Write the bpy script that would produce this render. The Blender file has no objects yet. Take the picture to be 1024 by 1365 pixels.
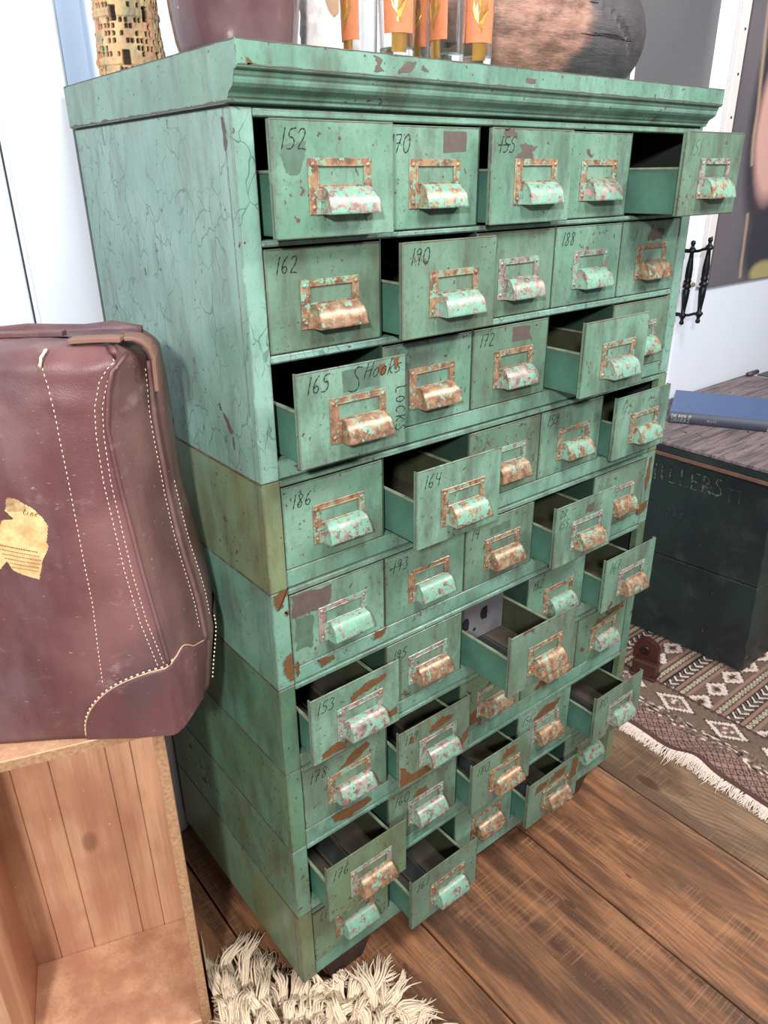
import bpy, math, random
from mathutils import Vector, Matrix, noise as MN
random.seed(7)
S = bpy.context.scene
COL = S.collection

# ------------------------------------------------------------ camera, world, lights, exposure
cam_d = bpy.data.cameras.new('camera'); cam = bpy.data.objects.new('camera', cam_d); COL.objects.link(cam)
cam.location = (-0.4404, -0.8156, 1.4396)
cam.rotation_euler = (1.1472, 0.0117, -0.6756)
cam_d.sensor_fit = 'HORIZONTAL'; cam_d.sensor_width = 36; cam_d.lens = 993.67 * 36 / 1024
cam_d.clip_start = 0.02
S.camera = cam
S.view_settings.view_transform = 'Standard'; S.view_settings.look = 'None'
S.view_settings.gamma = 1; S.view_settings.use_curve_mapping = False
S.view_settings.exposure = 0.0
wd = bpy.data.worlds.new('world'); S.world = wd; wd.use_nodes = True
wd.node_tree.nodes['Background'].inputs[0].default_value = (0.86, 0.93, 1.0, 1)
wd.node_tree.nodes['Background'].inputs[1].default_value = 0.24

def area(name, loc, target, size, power, col=(1, 1, 1)):
    d = bpy.data.lights.new(name, 'AREA'); d.shape = 'DISK'; d.size = size; d.energy = power; d.color = col
    o = bpy.data.objects.new(name, d); COL.objects.link(o); o.location = loc
    o.rotation_euler = (Vector(target) - Vector(loc)).to_track_quat('-Z', 'Y').to_euler()
    return o
area('ceiling_light_left', (-1.45, -1.7, 2.15), (0.2, 0.2, 1.0), 0.20, 78, (1.0, 0.97, 0.93))
area('ceiling_light_right', (1.9, -1.5, 2.75), (0.9, 0.2, 0.7), 0.5, 54, (1.0, 0.97, 0.93))
area('ceiling_light_middle', (0.25, -1.35, 2.9), (0.4, 0.2, 0.8), 0.6, 44, (1.0, 0.98, 0.95))

# ------------------------------------------------------------ node helpers
class NT:
    def __init__(s, name):
        s.m = bpy.data.materials.new(name); s.m.use_nodes = True
        s.t = s.m.node_tree; s.b = s.t.nodes['Principled BSDF']
    def n(s, ty, **kw):
        nd = s.t.nodes.new(ty)
        for k, v in kw.items():
            if k in ('inputs',): continue
            setattr(nd, k, v)
        return nd
    def l(s, a, b): s.t.links.new(a, b)
    def val(s, inp, v):
        if hasattr(v, 'is_linked') or isinstance(v, bpy.types.NodeSocket): s.l(v, inp)
        else: inp.default_value = v
    def math(s, op, a, b=0.0, c=None, clamp=False):
        nd = s.n('ShaderNodeMath', operation=op, use_clamp=clamp)
        s.val(nd.inputs[0], a); s.val(nd.inputs[1], b)
        if c is not None: s.val(nd.inputs[2], c)
        return nd.outputs[0]
    def ramp(s, x, lo, hi, smooth=True):
        nd = s.n('ShaderNodeMapRange', interpolation_type='SMOOTHSTEP' if smooth else 'LINEAR')
        s.val(nd.inputs[0], x); s.val(nd.inputs[1], lo); s.val(nd.inputs[2], hi)
        nd.inputs[3].default_value = 0; nd.inputs[4].default_value = 1
        return nd.outputs[0]
    def mix(s, f, a, b):
        nd = s.n('ShaderNodeMix', data_type='RGBA')
        s.val(nd.inputs[0], f)
        for i, v in ((6, a), (7, b)):
            if isinstance(v, bpy.types.NodeSocket): s.l(v, nd.inputs[i])
            else: nd.inputs[i].default_value = (*v, 1) if len(v) == 3 else v
        return nd.outputs[2]
    def coord(s, scale=(1, 1, 1), rnd=False, which='Object'):
        tc = s.n('ShaderNodeTexCoord'); mp = s.n('ShaderNodeMapping')
        mp.inputs['Scale'].default_value = scale
        src = tc.outputs[which]
        if rnd:
            oi = s.n('ShaderNodeObjectInfo'); vm = s.n('ShaderNodeVectorMath', operation='MULTIPLY_ADD')
            cb = s.n('ShaderNodeCombineXYZ')
            r = s.math('MULTIPLY', oi.outputs['Random'], 37.0)
            for i in range(3): s.l(r, cb.inputs[i])
            s.l(src, vm.inputs[0]); vm.inputs[1].default_value = (1, 1, 1); s.l(cb.outputs[0], vm.inputs[2])
            src = vm.outputs[0]
        s.l(src, mp.inputs[0]); return mp.outputs[0]
    def noise(s, co, scale, detail=4, rough=0.55, dist=0.0):
        nd = s.n('ShaderNodeTexNoise'); s.l(co, nd.inputs['Vector'])
        nd.inputs['Scale'].default_value = scale; nd.inputs['Detail'].default_value = detail
        nd.inputs['Roughness'].default_value = rough; nd.inputs['Distortion'].default_value = dist
        return nd.outputs[0]
    def bump(s, h, strength=0.3, dist=0.001):
        nd = s.n('ShaderNodeBump'); nd.inputs['Strength'].default_value = strength
        nd.inputs['Distance'].default_value = dist; s.l(h, nd.inputs['Height'])
        s.l(nd.outputs[0], s.b.inputs['Normal'])
    def color(s, c): s.val(s.b.inputs['Base Color'], c if isinstance(c, bpy.types.NodeSocket) else (*c, 1))
    def rough(s, v): s.val(s.b.inputs['Roughness'], v)
    def metal(s, v): s.val(s.b.inputs['Metallic'], v)
    def edge(s, radius=0.003, lo=0.02, hi=0.25):
        bv = s.n('ShaderNodeBevel', samples=4); bv.inputs[0].default_value = radius
        g = s.n('ShaderNodeNewGeometry'); d = s.n('ShaderNodeVectorMath', operation='DOT_PRODUCT')
        s.l(bv.outputs[0], d.inputs[0]); s.l(g.outputs['Normal'], d.inputs[1])
        e = s.math('SUBTRACT', 1.0, d.outputs['Value'])
        return s.ramp(e, lo, hi)

def lin(r, g, b):
    f = lambda c: (c / 255 / 12.92) if c / 255 <= 0.04045 else ((c / 255 + 0.055) / 1.055) ** 2.4
    return (f(r), f(g), f(b))

def plain(name, c, rough=0.6, metal=0.0, var=0.12, scale=20, bump=0.1):
    m = NT(name); co = m.coord()
    n = m.noise(co, scale, 5)
    m.color(m.mix(n, tuple(x * (1 - var * 2) for x in c), tuple(min(1, x * (1 + var * 2)) for x in c)))
    m.rough(rough); m.metal(metal)
    if bump: m.bump(n, bump)
    return m.m

RUST = lin(108, 76, 54); RUSTD = lin(72, 58, 50)
def green(name, a, b, grime, rust_lo=0.63, crackle=False, edgew=True, olive=None, olive_amt=0.5):
    m = NT(name)
    co = m.coord(rnd=True); cs = m.coord((1, 1, 0.35), rnd=True)
    base = m.mix(m.ramp(m.noise(co, 9, 6), 0.35, 0.65), a, b)
    if olive: base = m.mix(m.math('MULTIPLY', m.ramp(m.noise(cs, 7, 5), 0.42, 0.62), olive_amt), base, olive)
    base = m.mix(m.math('MULTIPLY', m.ramp(m.noise(cs, 18, 9, 0.7), 0.42, 0.68), 0.8), base, grime)
    fine = m.noise(co, 160, 6, 0.7)
    base = m.mix(m.math('MULTIPLY', m.ramp(fine, 0.5, 0.75), 0.5), base, grime)
    pit = m.ramp(m.noise(co, 330, 3, 0.6), 0.70, 0.73)
    base = m.mix(m.math('MULTIPLY', pit, 0.8), base, lin(52, 58, 48))
    # chips of missing paint: small specks and larger flakes
    big = m.noise(co, 14, 3)
    sp = m.ramp(m.math('ADD', m.noise(co, 110, 5, 0.6), m.math('MULTIPLY', big, 0.22)), rust_lo + 0.145, rust_lo + 0.165)
    streak = m.ramp(m.noise(m.coord((2.0, 2.0, 0.8), rnd=True), 60, 5, 0.6), rust_lo + 0.075, rust_lo + 0.09)
    flake = m.ramp(m.noise(co, 19, 7, 0.6), rust_lo + 0.06, rust_lo + 0.07)
    chip = m.math('MAXIMUM', m.math('MAXIMUM', sp, streak), flake)
    if edgew:
        e = m.edge(0.0026, 0.015, 0.10)
        e = m.math('MULTIPLY', e, m.ramp(m.noise(co, 38, 6, 0.75), 0.38, 0.5))
        chip = m.math('MAXIMUM', chip, e)
    rustc = m.mix(m.noise(co, 70, 5), RUSTD, RUST)
    col = m.mix(chip, base, rustc)
    h = m.math('SUBTRACT', m.math('MULTIPLY', fine, 0.25), chip)
    if crackle:
        wob = m.n('ShaderNodeVectorMath', operation='ADD')
        nn = m.n('ShaderNodeTexNoise'); nn.inputs['Scale'].default_value = 14; nn.inputs['Detail'].default_value = 3
        m.l(co, nn.inputs['Vector'])
        sc = m.n('ShaderNodeVectorMath', operation='SCALE'); m.l(nn.outputs['Color'], sc.inputs[0]); sc.inputs['Scale'].default_value = 0.045
        m.l(m.coord((1, 1, 0.55), rnd=True), wob.inputs[0]); m.l(sc.outputs[0], wob.inputs[1])
        vo = m.n('ShaderNodeTexVoronoi', feature='DISTANCE_TO_EDGE'); m.l(wob.outputs[0], vo.inputs['Vector'])
        vo.inputs['Scale'].default_value = 38
        ck = m.math('SUBTRACT', 1.0, m.ramp(vo.outputs[0], 0.008, 0.028))
        ck = m.math('MULTIPLY', ck, m.ramp(m.noise(co, 11, 4), 0.38, 0.55))
        col = m.mix(m.math('MULTIPLY', ck, 0.6), col, lin(50, 84, 74)); h = m.math('SUBTRACT', h, m.math('MULTIPLY', ck, 0.6))
    hs = m.n('ShaderNodeHueSaturation'); m.l(col, hs.inputs['Color']); hs.inputs['Saturation'].default_value = 0.86; hs.inputs['Value'].default_value = 0.86; col = hs.outputs[0]
    m.color(col); m.rough(m.math('ADD', 0.34, m.math('MULTIPLY', chip, 0.4)))
    m.metal(0.0); m.bump(h, 0.35, 0.0007)
    return m.m

G1, G2 = lin(116, 168, 148), lin(92, 146, 124)
GR = lin(84, 102, 88)
M = {}
M['green_top'] = green('green_crackled_paint', lin(132, 178, 164), lin(114, 166, 148), lin(104, 132, 120), 0.65, crackle=True)
M['green_a'] = green('green_enamel', G1, G2, GR, 0.63)
M['green_front'] = green('green_drawer_enamel', lin(120, 166, 144), lin(94, 144, 120), lin(84, 96, 84), 0.62)
M['green_frontb'] = green('green_dull_drawer_enamel', lin(108, 148, 124), lin(94, 130, 108), lin(84, 92, 72), 0.61)
M['green_olive'] = green('olive_green_enamel', lin(112, 154, 124), lin(112, 144, 108), lin(100, 104, 72), 0.62, olive=lin(124, 130, 82), olive_amt=0.6)
M['green_low'] = green('shade_deepened_green_enamel', lin(82, 142, 118), lin(56, 112, 88), lin(70, 90, 70), 0.61, olive=lin(98, 126, 80), olive_amt=0.6)  # olive-tinted green, deepened to paint in the shade on the lower side
M['green_low_b'] = green('blotched_green_enamel', lin(104, 148, 124), lin(82, 128, 102), lin(88, 96, 70), 0.605, olive=lin(104, 126, 84), olive_amt=0.7)
M['green_in'] = plain('drawer_side_green', lin(72, 112, 98), 0.45, 0, 0.3, 22)
M['rim'] = plain('drawer_rim_worn', lin(128, 142, 118), 0.45, 0.2, 0.3, 60)
M['inner'] = plain('drawer_inner_shaded_brown', lin(58, 62, 44), 0.6, 0.1, 0.3, 20)  # olive brown inner walls, darkened to paint in the shade inside drawers
M['bottom'] = plain('drawer_bottom_brown', lin(74, 68, 60), 0.55, 0.2, 0.3, 30)
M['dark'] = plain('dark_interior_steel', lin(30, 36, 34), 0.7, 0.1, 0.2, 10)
M['steel'] = plain('bare_grey_steel', lin(132, 130, 136), 0.38, 0.4, 0.15, 18)
M['rustpatch'] = plain('bare_brown_metal_patch', lin(104, 72, 44), 0.6, 0.1, 0.22, 80)
M['rustgrey'] = plain('bare_grey_brown_patch', lin(92, 80, 76), 0.6, 0.1, 0.18, 80)
M['grime'] = plain('smudged_grey_patch', lin(78, 102, 88), 0.55, 0, 0.25, 60)
M['ink'] = plain('black_marker_ink', lin(24, 34, 34), 0.5, 0, 0.05, 50, 0)
M['inkfaint'] = plain('faded_grey_ink', lin(66, 92, 82), 0.6, 0, 0.1, 50, 0)
M['divider'] = plain('divider_shaded_green', lin(44, 66, 56), 0.5, 0.1, 0.25, 20)  # divider green darkened so the case interior looks shaded
M['foot'] = plain('dark_foot_wood', lin(62, 44, 40), 0.6, 0, 0.3, 30)

def copper(name, paint_amt, warm):
    m = NT(name); co = m.coord(rnd=True)
    metalc = m.mix(m.ramp(m.noise(co, 70, 6, .7), .35, .65), lin(122, 90, 74) if warm else lin(122, 96, 92), lin(180, 146, 116) if warm else lin(182, 160, 152))
    p = m.ramp(m.math('ADD', m.noise(co, 75, 7, 0.68), m.math('MULTIPLY', m.noise(co, 300, 3), 0.18)), 0.665 - paint_amt * 0.13, 0.68 - paint_amt * 0.13)
    e = m.edge(0.0018, 0.02, 0.15)
    p = m.math('SUBTRACT', p, m.math('MULTIPLY', e, 1.0), clamp=True)
    paint = m.mix(m.noise(co, 90, 4), lin(138, 184, 164), lin(92, 134, 116))
    m.color(m.mix(p, metalc, paint)); m.metal(m.math('MULTIPLY', m.math('SUBTRACT', 1.0, p), 0.38))
    m.rough(0.36); m.bump(m.math('ADD', p, m.math('MULTIPLY', m.noise(co, 200, 4), 0.3)), 0.35, 0.0006)
    return m.m
M['pull'] = [copper('worn_copper_paint_a', 0.85, True), copper('worn_copper_paint_b', 0.6, False), copper('worn_copper_paint_c', 0.05, True), copper('worn_copper_paint_d', 1.0, False)]
M['holder'] = [copper('holder_metal_a', 0.3, True), copper('holder_metal_b', 0.5, False), copper('holder_metal_c', 0.1, True)]

# ------------------------------------------------------------ mesh helpers
class MB:
    def __init__(s): s.v = []; s.f = []; s.mi = []; s.sm = []
    def add(s, vs, fs, mi=0, smooth=False):
        o = len(s.v); s.v += [tuple(v) for v in vs]
        for f in fs: s.f.append(tuple(i + o for i in f)); s.mi.append(mi); s.sm.append(smooth)
    def box(s, a, b, mi=0):
        x0, y0, z0 = a; x1, y1, z1 = b
        vs = [(x0, y0, z0), (x1, y0, z0), (x1, y1, z0), (x0, y1, z0), (x0, y0, z1), (x1, y0, z1), (x1, y1, z1), (x0, y1, z1)]
        s.add(vs, [(0, 3, 2, 1), (4, 5, 6, 7), (0, 1, 5, 4), (1, 2, 6, 5), (2, 3, 7, 6), (3, 0, 4, 7)], mi)
    def bbox(s, a, b, r=0.001, mi=0):
        # box with chamfered edges
        x0, y0, z0 = a; x1, y1, z1 = b; r = min(r, (x1 - x0) * .45, (y1 - y0) * .45, (z1 - z0) * .45)
        X = (x0, x1); Y = (y0, y1); Z = (z0, z1); sg = (1, -1)
        vs = []; idx = {}
        for i in (0, 1):
            for j in (0, 1):
                for k in (0, 1):
                    cx, cy, cz = X[i], Y[j], Z[k]
                    for ax in range(3):
                        p = [cx + sg[i] * r, cy + sg[j] * r, cz + sg[k] * r]; p[ax] = (cx, cy, cz)[ax]
                        idx[(i, j, k, ax)] = len(vs); vs.append(tuple(p))
        fs = []
        I = lambda i, j, k, a: idx[(i, j, k, a)]
        for i in (0, 1): fs.append([I(i, 0, 0, 0), I(i, 1, 0, 0), I(i, 1, 1, 0), I(i, 0, 1, 0)])
        for j in (0, 1): fs.append([I(0, j, 0, 1), I(1, j, 0, 1), I(1, j, 1, 1), I(0, j, 1, 1)])
        for k in (0, 1): fs.append([I(0, 0, k, 2), I(1, 0, k, 2), I(1, 1, k, 2), I(0, 1, k, 2)])
        for i in (0, 1):
            for j in (0, 1): fs.append([I(i, j, 0, 0), I(i, j, 1, 0), I(i, j, 1, 1), I(i, j, 0, 1)])
            for k in (0, 1): fs.append([I(i, 0, k, 0), I(i, 1, k, 0), I(i, 1, k, 2), I(i, 0, k, 2)])
        for j in (0, 1):
            for k in (0, 1): fs.append([I(0, j, k, 1), I(1, j, k, 1), I(1, j, k, 2), I(0, j, k, 2)])
        for i in (0, 1):
            for j in (0, 1):
                for k in (0, 1): fs.append([I(i, j, k, 0), I(i, j, k, 1), I(i, j, k, 2)])
        c = Vector(((x0 + x1) / 2, (y0 + y1) / 2, (z0 + z1) / 2)); out = []
        for f in fs:
            p = [Vector(vs[q]) for q in f]; n = (p[1] - p[0]).cross(p[2] - p[0])
            out.append(tuple(f) if n.dot(p[0] - c) > 0 else tuple(reversed(f)))
        s.add(vs, out, mi)
    def prism(s, prof, x0, x1, mi=0, axis=0, smooth=False):
        # closed profile of (a, b) pairs extruded along axis
        n = len(prof)
        def P(t, a, b): return (t, a, b) if axis == 0 else ((a, t, b) if axis == 1 else (a, b, t))
        vs = [P(x0, *p) for p in prof] + [P(x1, *p) for p in prof]
        fs = [(i, (i + 1) % n, (i + 1) % n + n, i + n) for i in range(n)]
        s.add(vs, fs, mi, smooth); s.add(vs, [tuple(range(n))[::-1], tuple(range(n, 2 * n))], mi)
    def tube(s, pts, r, seg=6, mi=0, caps=True):
        pts = [Vector(p) for p in pts]; n = len(pts); vs = []; prev = None
        for i, p in enumerate(pts):
            t = (pts[min(i + 1, n - 1)] - pts[max(i - 1, 0)])
            if t.length < 1e-9: t = Vector((0, 0, 1))
            t.normalize()
            u = prev if prev is not None else (Vector((0, 0, 1)) if abs(t.z) < 0.9 else Vector((1, 0, 0)))
            u = (u - t * u.dot(t)); u = u.normalized() if u.length > 1e-6 else t.orthogonal().normalized()
            prev = u; w = t.cross(u); rr = r[i] if isinstance(r, (list, tuple)) else r
            for k in range(seg):
                a = 2 * math.pi * k / seg; vs.append(p + (u * math.cos(a) + w * math.sin(a)) * rr)
        fs = [(i * seg + k, i * seg + (k + 1) % seg, (i + 1) * seg + (k + 1) % seg, (i + 1) * seg + k) for i in range(n - 1) for k in range(seg)]
        if caps: fs += [tuple(range(seg))[::-1], tuple(range((n - 1) * seg, n * seg))]
        s.add(vs, fs, mi, True)
    def lathe(s, prof, c=(0, 0, 0), seg=32, mi=0, M4=None, caps=True):
        vs = []
        for r, z in prof:
            for k in range(seg):
                a = 2 * math.pi * k / seg; v = Vector((r * math.cos(a), r * math.sin(a), z))
                if M4: v = M4 @ v
                vs.append(v + Vector(c))
        n = len(prof)
        fs = [(i * seg + k, i * seg + (k + 1) % seg, (i + 1) * seg + (k + 1) % seg, (i + 1) * seg + k) for i in range(n - 1) for k in range(seg)]
        s.add(vs, fs, mi, True)
        if caps: s.add(vs, [tuple(range(seg))[::-1], tuple(range((n - 1) * seg, n * seg))], mi, False)
    def mesh(s, name, mats, attr=None):
        me = bpy.data.meshes.new(name); me.from_pydata(s.v, [], s.f); me.update()
        for m in (mats if isinstance(mats, (list, tuple)) else [mats]): me.materials.append(m)
        me.polygons.foreach_set('material_index', s.mi); me.polygons.foreach_set('use_smooth', s.sm)
        if attr:
            ca = me.color_attributes.new('col', 'FLOAT_COLOR', 'POINT')
            flat = []
            for c in attr: flat += [c[0], c[1], c[2], 1.0]
            ca.data.foreach_set('color', flat)
        return me
    def build(s, name, mats, parent=None, loc=(0, 0, 0), attr=None):
        o = bpy.data.objects.new(name, s.mesh(name, mats, attr)); COL.objects.link(o); o.location = loc
        if parent: o.parent = parent
        return o

def tag(o, label=None, cat=None, group=None, kind=None):
    for k, v in (('label', label), ('category', cat), ('group', group), ('kind', kind)):
        if v: o[k] = v
    return o
def empty(name, loc=(0, 0, 0), rz=0):
    o = bpy.data.objects.new(name, None); COL.objects.link(o); o.location = loc; o.rotation_euler = (0, 0, rz); o.empty_display_size = 0.05
    return o
def struct(o): o['kind'] = 'structure'; return o

def attr_mat(name, rough=0.8, nsc=150, namt=0.15, bump=0.2, dist=0.001):
    m = NT(name); a = m.n('ShaderNodeAttribute', attribute_name='col')
    n = m.noise(m.coord(), nsc, 5, 0.65)
    hs = m.n('ShaderNodeHueSaturation'); m.l(a.outputs['Color'], hs.inputs['Color'])
    m.l(m.math('ADD', 1.0 - namt, m.math('MULTIPLY', n, namt * 2)), hs.inputs['Value'])
    m.color(hs.outputs[0]); m.rough(rough)
    if bump: m.bump(n, bump, dist)
    return m.m

# ------------------------------------------------------------ the setting
def wood_floor():
    m = NT('old_floor_boards')
    g = m.n('ShaderNodeNewGeometry')
    rnd = g.outputs['Random Per Island']
    off = m.n('ShaderNodeCombineXYZ'); m.l(m.math('MULTIPLY', rnd, 50.0), off.inputs[1]); m.l(m.math('MULTIPLY', rnd, 9.0), off.inputs[2])
    tc = m.n('ShaderNodeTexCoord')
    ad = m.n('ShaderNodeVectorMath', operation='ADD'); m.l(tc.outputs['Object'], ad.inputs[0]); m.l(off.outputs[0], ad.inputs[1])
    def mapped(sc):
        mp = m.n('ShaderNodeMapping'); mp.inputs['Scale'].default_value = sc; m.l(ad.outputs[0], mp.inputs[0]); return mp.outputs[0]
    # the knots of these boards, around which the grain bends
    ring = 0.0; knot = 0.0
    for kx, ky, kr in ((.461, -.227, .012), (.561, -.182, .011), (.719, -.22, .006), (1.0, -.085, .024), (.62, -.45, .006), (.12, -.33, .01), (.86, .30, .01), (-.17, -.5, .01)):
        vd = m.n('ShaderNodeVectorMath', operation='SUBTRACT'); m.l(tc.outputs['Object'], vd.inputs[0]); vd.inputs[1].default_value = (kx, ky, 0)
        vs_ = m.n('ShaderNodeVectorMath', operation='MULTIPLY'); m.l(vd.outputs[0], vs_.inputs[0]); vs_.inputs[1].default_value = (1, .42, 0)
        ln = m.n('ShaderNodeVectorMath', operation='LENGTH'); m.l(vs_.outputs[0], ln.inputs[0]); dd = ln.outputs['Value']
        sx = m.n('ShaderNodeSeparateXYZ'); m.l(vd.outputs[0], sx.inputs[0])
        pull_ = m.math('MULTIPLY', m.math('POWER', 2.718, m.math('MULTIPLY', dd, -1.0 / (kr * 3.2))), kr * 2.4)
        ring = m.math('ADD', pull_, ring)
        knot = m.math('ADD', m.math('SUBTRACT', 1.0, m.ramp(dd, kr * .35, kr * .75)), knot)
    wv = m.noise(mapped((1, 0.28, 1)), 3.2, 2)
    sep = m.n('ShaderNodeSeparateXYZ'); m.l(ad.outputs[0], sep.inputs[0])
    ph = m.math('ADD', m.math('MULTIPLY', sep.outputs[0], 1.0), m.math('ADD', m.math('MULTIPLY', wv, 0.42), ring))
    grain = m.math('SINE', m.math('MULTIPLY', ph, 420.0))
    grain = m.math('MULTIPLY', m.math('ADD', grain, 1.0), 0.5)
    fine = m.noise(mapped((80, 3.0, 1)), 4, 8, 0.75)
    med = m.noise(mapped((9, 1.1, 1)), 3, 5, 0.6)
    sepx = m.n('ShaderNodeSeparateXYZ'); m.l(tc.outputs['Object'], sepx.inputs[0]); pale = m.ramp(sepx.outputs[0], .90, 1.0)
    c = m.mix(m.ramp(med, 0.36, 0.64), m.mix(pale, lin(98, 64, 44), lin(132, 106, 84)), m.mix(pale, lin(164, 112, 76), lin(170, 136, 106)))
    c = m.mix(m.math('MULTIPLY', m.math('MULTIPLY', grain, m.ramp(m.noise(mapped((5, 1, 1)), 3, 3), .3, .7)), 0.5), c, lin(72, 48, 36))
    c = m.mix(m.math('MULTIPLY', m.ramp(fine, 0.42, 0.7), 0.6), c, lin(60, 42, 34))
    c = m.mix(m.math('MULTIPLY', m.ramp(m.noise(mapped((3, 1.5, 1)), 2.2, 4), 0.5, 0.66), 0.55), c, lin(84, 62, 48))
    # cross saw marks
    saw = m.noise(mapped((6, 260, 1)), 1.0, 3, 0.6)
    c = m.mix(m.math('MULTIPLY', m.math('MULTIPLY', m.ramp(saw, 0.48, 0.7), m.ramp(m.noise(mapped((4, 2.5, 1)), 2, 3), .48, .6)), 0.4), c, lin(186, 136, 98))
    c = m.mix(m.math('MULTIPLY', m.ramp(m.noise(mapped((1, 1, 1)), 260, 2), .68, .72), .3), c, lin(200, 170, 140))
    c = m.mix(m.math('MINIMUM', knot, .8), c, lin(84, 48, 34))
    # tone by island
    hs = m.n('ShaderNodeHueSaturation'); m.l(c, hs.inputs['Color'])
    m.l(m.math('ADD', 0.82, m.math('MULTIPLY', rnd, 0.36)), hs.inputs['Value'])
    hs.inputs['Saturation'].default_value = .98; m.color(hs.outputs[0]); m.rough(m.math('ADD', 0.32, m.math('MULTIPLY', fine, 0.35)))
    m.bump(m.math('ADD', m.math('MULTIPLY', grain, -0.25), m.math('ADD', m.math('MULTIPLY', fine, -1.0), m.math('MULTIPLY', saw, 0.4))), 0.5, 0.0012)
    return m.m
fl = MB()
xs = [-1.9, -1.28, -0.96, -0.64, -0.345, -0.035, 0.283, 0.632, 0.952, 1.30, 1.63, 1.98, 2.32, 2.68, 3.0]
for i in range(len(xs) - 1):
    fl.bbox((xs[i] + 0.0022, -2.4, -0.04), (xs[i + 1] - 0.0022, 0.56, 0.0), 0.0018, 0)
fl.box((-1.9, -2.4, -0.06), (3.0, 0.56, -0.03), 1)
struct(fl.build('floor', [wood_floor(), plain('dark_gap', lin(16, 12, 10), 0.9)]))

wall_m = plain('white_painted_boards', lin(226, 232, 244), 0.28, 0, 0.02, 3, 0.05)
wl = MB(); wl.box((-2.2, 0.545, -0.04), (3.4, 0.60, 3.2)); struct(wl.build('wall_back', wall_m))
# raised boards of the wall on the left
t = MB()
t.bbox((-0.096, 0.533, 0), (0.010, 0.5452, 3.2), 0.004); t.bbox((-0.9, 0.539, 0), (-0.106, 0.5452, 3.2), 0.003)
struct(t.build('trim_1', wall_m))
t = MB(); t.box((-0.106, 0.5435, 0), (-0.1025, 0.5452, 3.2)); struct(t.build('trim_2', plain('dark_joint', lin(46, 52, 50), 0.8)))
t = MB(); t.bbox((0.058, 0.531, 0), (0.079, 0.5452, 3.2), 0.003); struct(t.build('trim_3', plain('white_gloss_strip', lin(240, 246, 250), 0.2, 0, 0.01)))
# grey post strip beside that board, and the pale blue panel
t = MB(); t.box((0.0101, 0.542, 0), (0.058, 0.5452, 3.2)); struct(t.build('trim_4', plain('pale_blue_panel', lin(164, 186, 216), 0.4, 0, 0.03, 2)))
t = MB(); t.bbox((1.858, 0.535, 0.3), (1.878, 0.5452, 3.2), 0.002); struct(t.build('trim_5', plain('white_gloss_strip_b', lin(240, 244, 248), 0.25, 0, 0.01)))
t = MB()
t.bbox((1.975, 0.528, 1.09), (2.018, 0.5452, 3.2), 0.002)
for k in range(9): 
    z = 1.13 + k * 0.115
    t.lathe([(0.004, 0), (0.0035, 0.002), (0.001, 0.003)], (1.999, 0.5282, z), 10, 1, Matrix.Rotation(math.pi / 2, 4, 'X'))
struct(t.build('trim_6', [plain('white_metal_strip', lin(222, 216, 214), 0.35, 0, 0.03), plain('screw_dark', lin(60, 58, 60), 0.4, 0.6)]))

# ------------------------------------------------------------ the cabinet
W = 0.95; PO = 0.0284; PIT = (W - 2 * PO) / 5; D = 0.505
ZS = [1.5105, 1.0678, 0.8999, 0.7324, 0.5672, 0.3957, 0.2345, 0.058]
cab = empty('drawer_cabinet', (0, 0, 0))
tag(cab, 'tall green painted metal cabinet of forty-five small numbered drawers, many pulled open', 'cabinet')
def section(z1, z0, rows, mat, lab):
    m = MB(); h = z1 - z0; T = 0.004
    # side panels, back, posts
    for sx in (0, 1):
        x0 = 0 if sx == 0 else W - T
        m.bbox((x0, 0.0152, 0.0008), (x0 + T, D, h - 0.0008), 0.0006)
        p0, p1 = (0.0, PO) if sx == 0 else (W - PO, W)
        m.bbox((p0, 0, 0.0006), (p1, 0.0152, h - 0.0006), 0.0012)
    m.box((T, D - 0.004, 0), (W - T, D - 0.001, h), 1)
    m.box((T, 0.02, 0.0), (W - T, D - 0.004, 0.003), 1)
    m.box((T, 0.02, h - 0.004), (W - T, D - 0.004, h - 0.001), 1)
    # top lip
    m.bbox((PO, -0.0012, h - 0.0095), (W - PO, 0.02, h - 0.001), 0.0015, 3)
    # inner lining of the posts
    m.box((T, 0.016, 0.003), (T + 0.0015, D - 0.004, h - 0.004), 1); m.box((W - T - 0.0015, 0.016, 0.003), (W - T, D - 0.004, h - 0.004), 1)
    tops = []
    if rows == 3: tops = [h - 0.0115, h - 0.1485, h - 0.2885]
    else: tops = [h - 0.012]
    for i, tz in enumerate(tops):
        bz = tz - 0.126
        if i < len(tops) - 1:
            nz = tops[i + 1]
            m.bbox((PO, 0.0005, nz + 0.002), (W - PO, 0.02, bz - 0.0015), 0.0022)
            m.box((PO, 0.02, nz + 0.003), (W - PO, D - 0.004, nz + 0.005), 1)
        else:
            m.bbox((PO, 0.0008, 0.0012), (W - PO, 0.02, bz - 0.0012), 0.0015, 3)
            m.box((PO, 0.02, bz - 0.004), (W - PO, D - 0.004, bz - 0.002), 2)
        for c in range(1, 5):
            x = PO + c * PIT
            m.box((x - 0.0011, 0.0025, bz), (x + 0.0011, D - 0.004, tz + 0.003), 2)
    o = m.build('case_section', [mat, M['dark'], M['divider'], M['green_a']], cab, (0, 0, z0))
    if lab: o['label'] = lab
    return [z0 + t for t in tops]
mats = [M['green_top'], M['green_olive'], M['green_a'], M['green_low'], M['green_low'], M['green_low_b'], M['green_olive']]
labs = ['top case section in pale green crackled paint', 'olive-tinted green case section', None, None, None, None, 'olive-green lowest case section']
TOPZ = []
for i in range(7): TOPZ += section(ZS[i], ZS[i + 1], 3 if i == 0 else 1, mats[i], labs[i])
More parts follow.
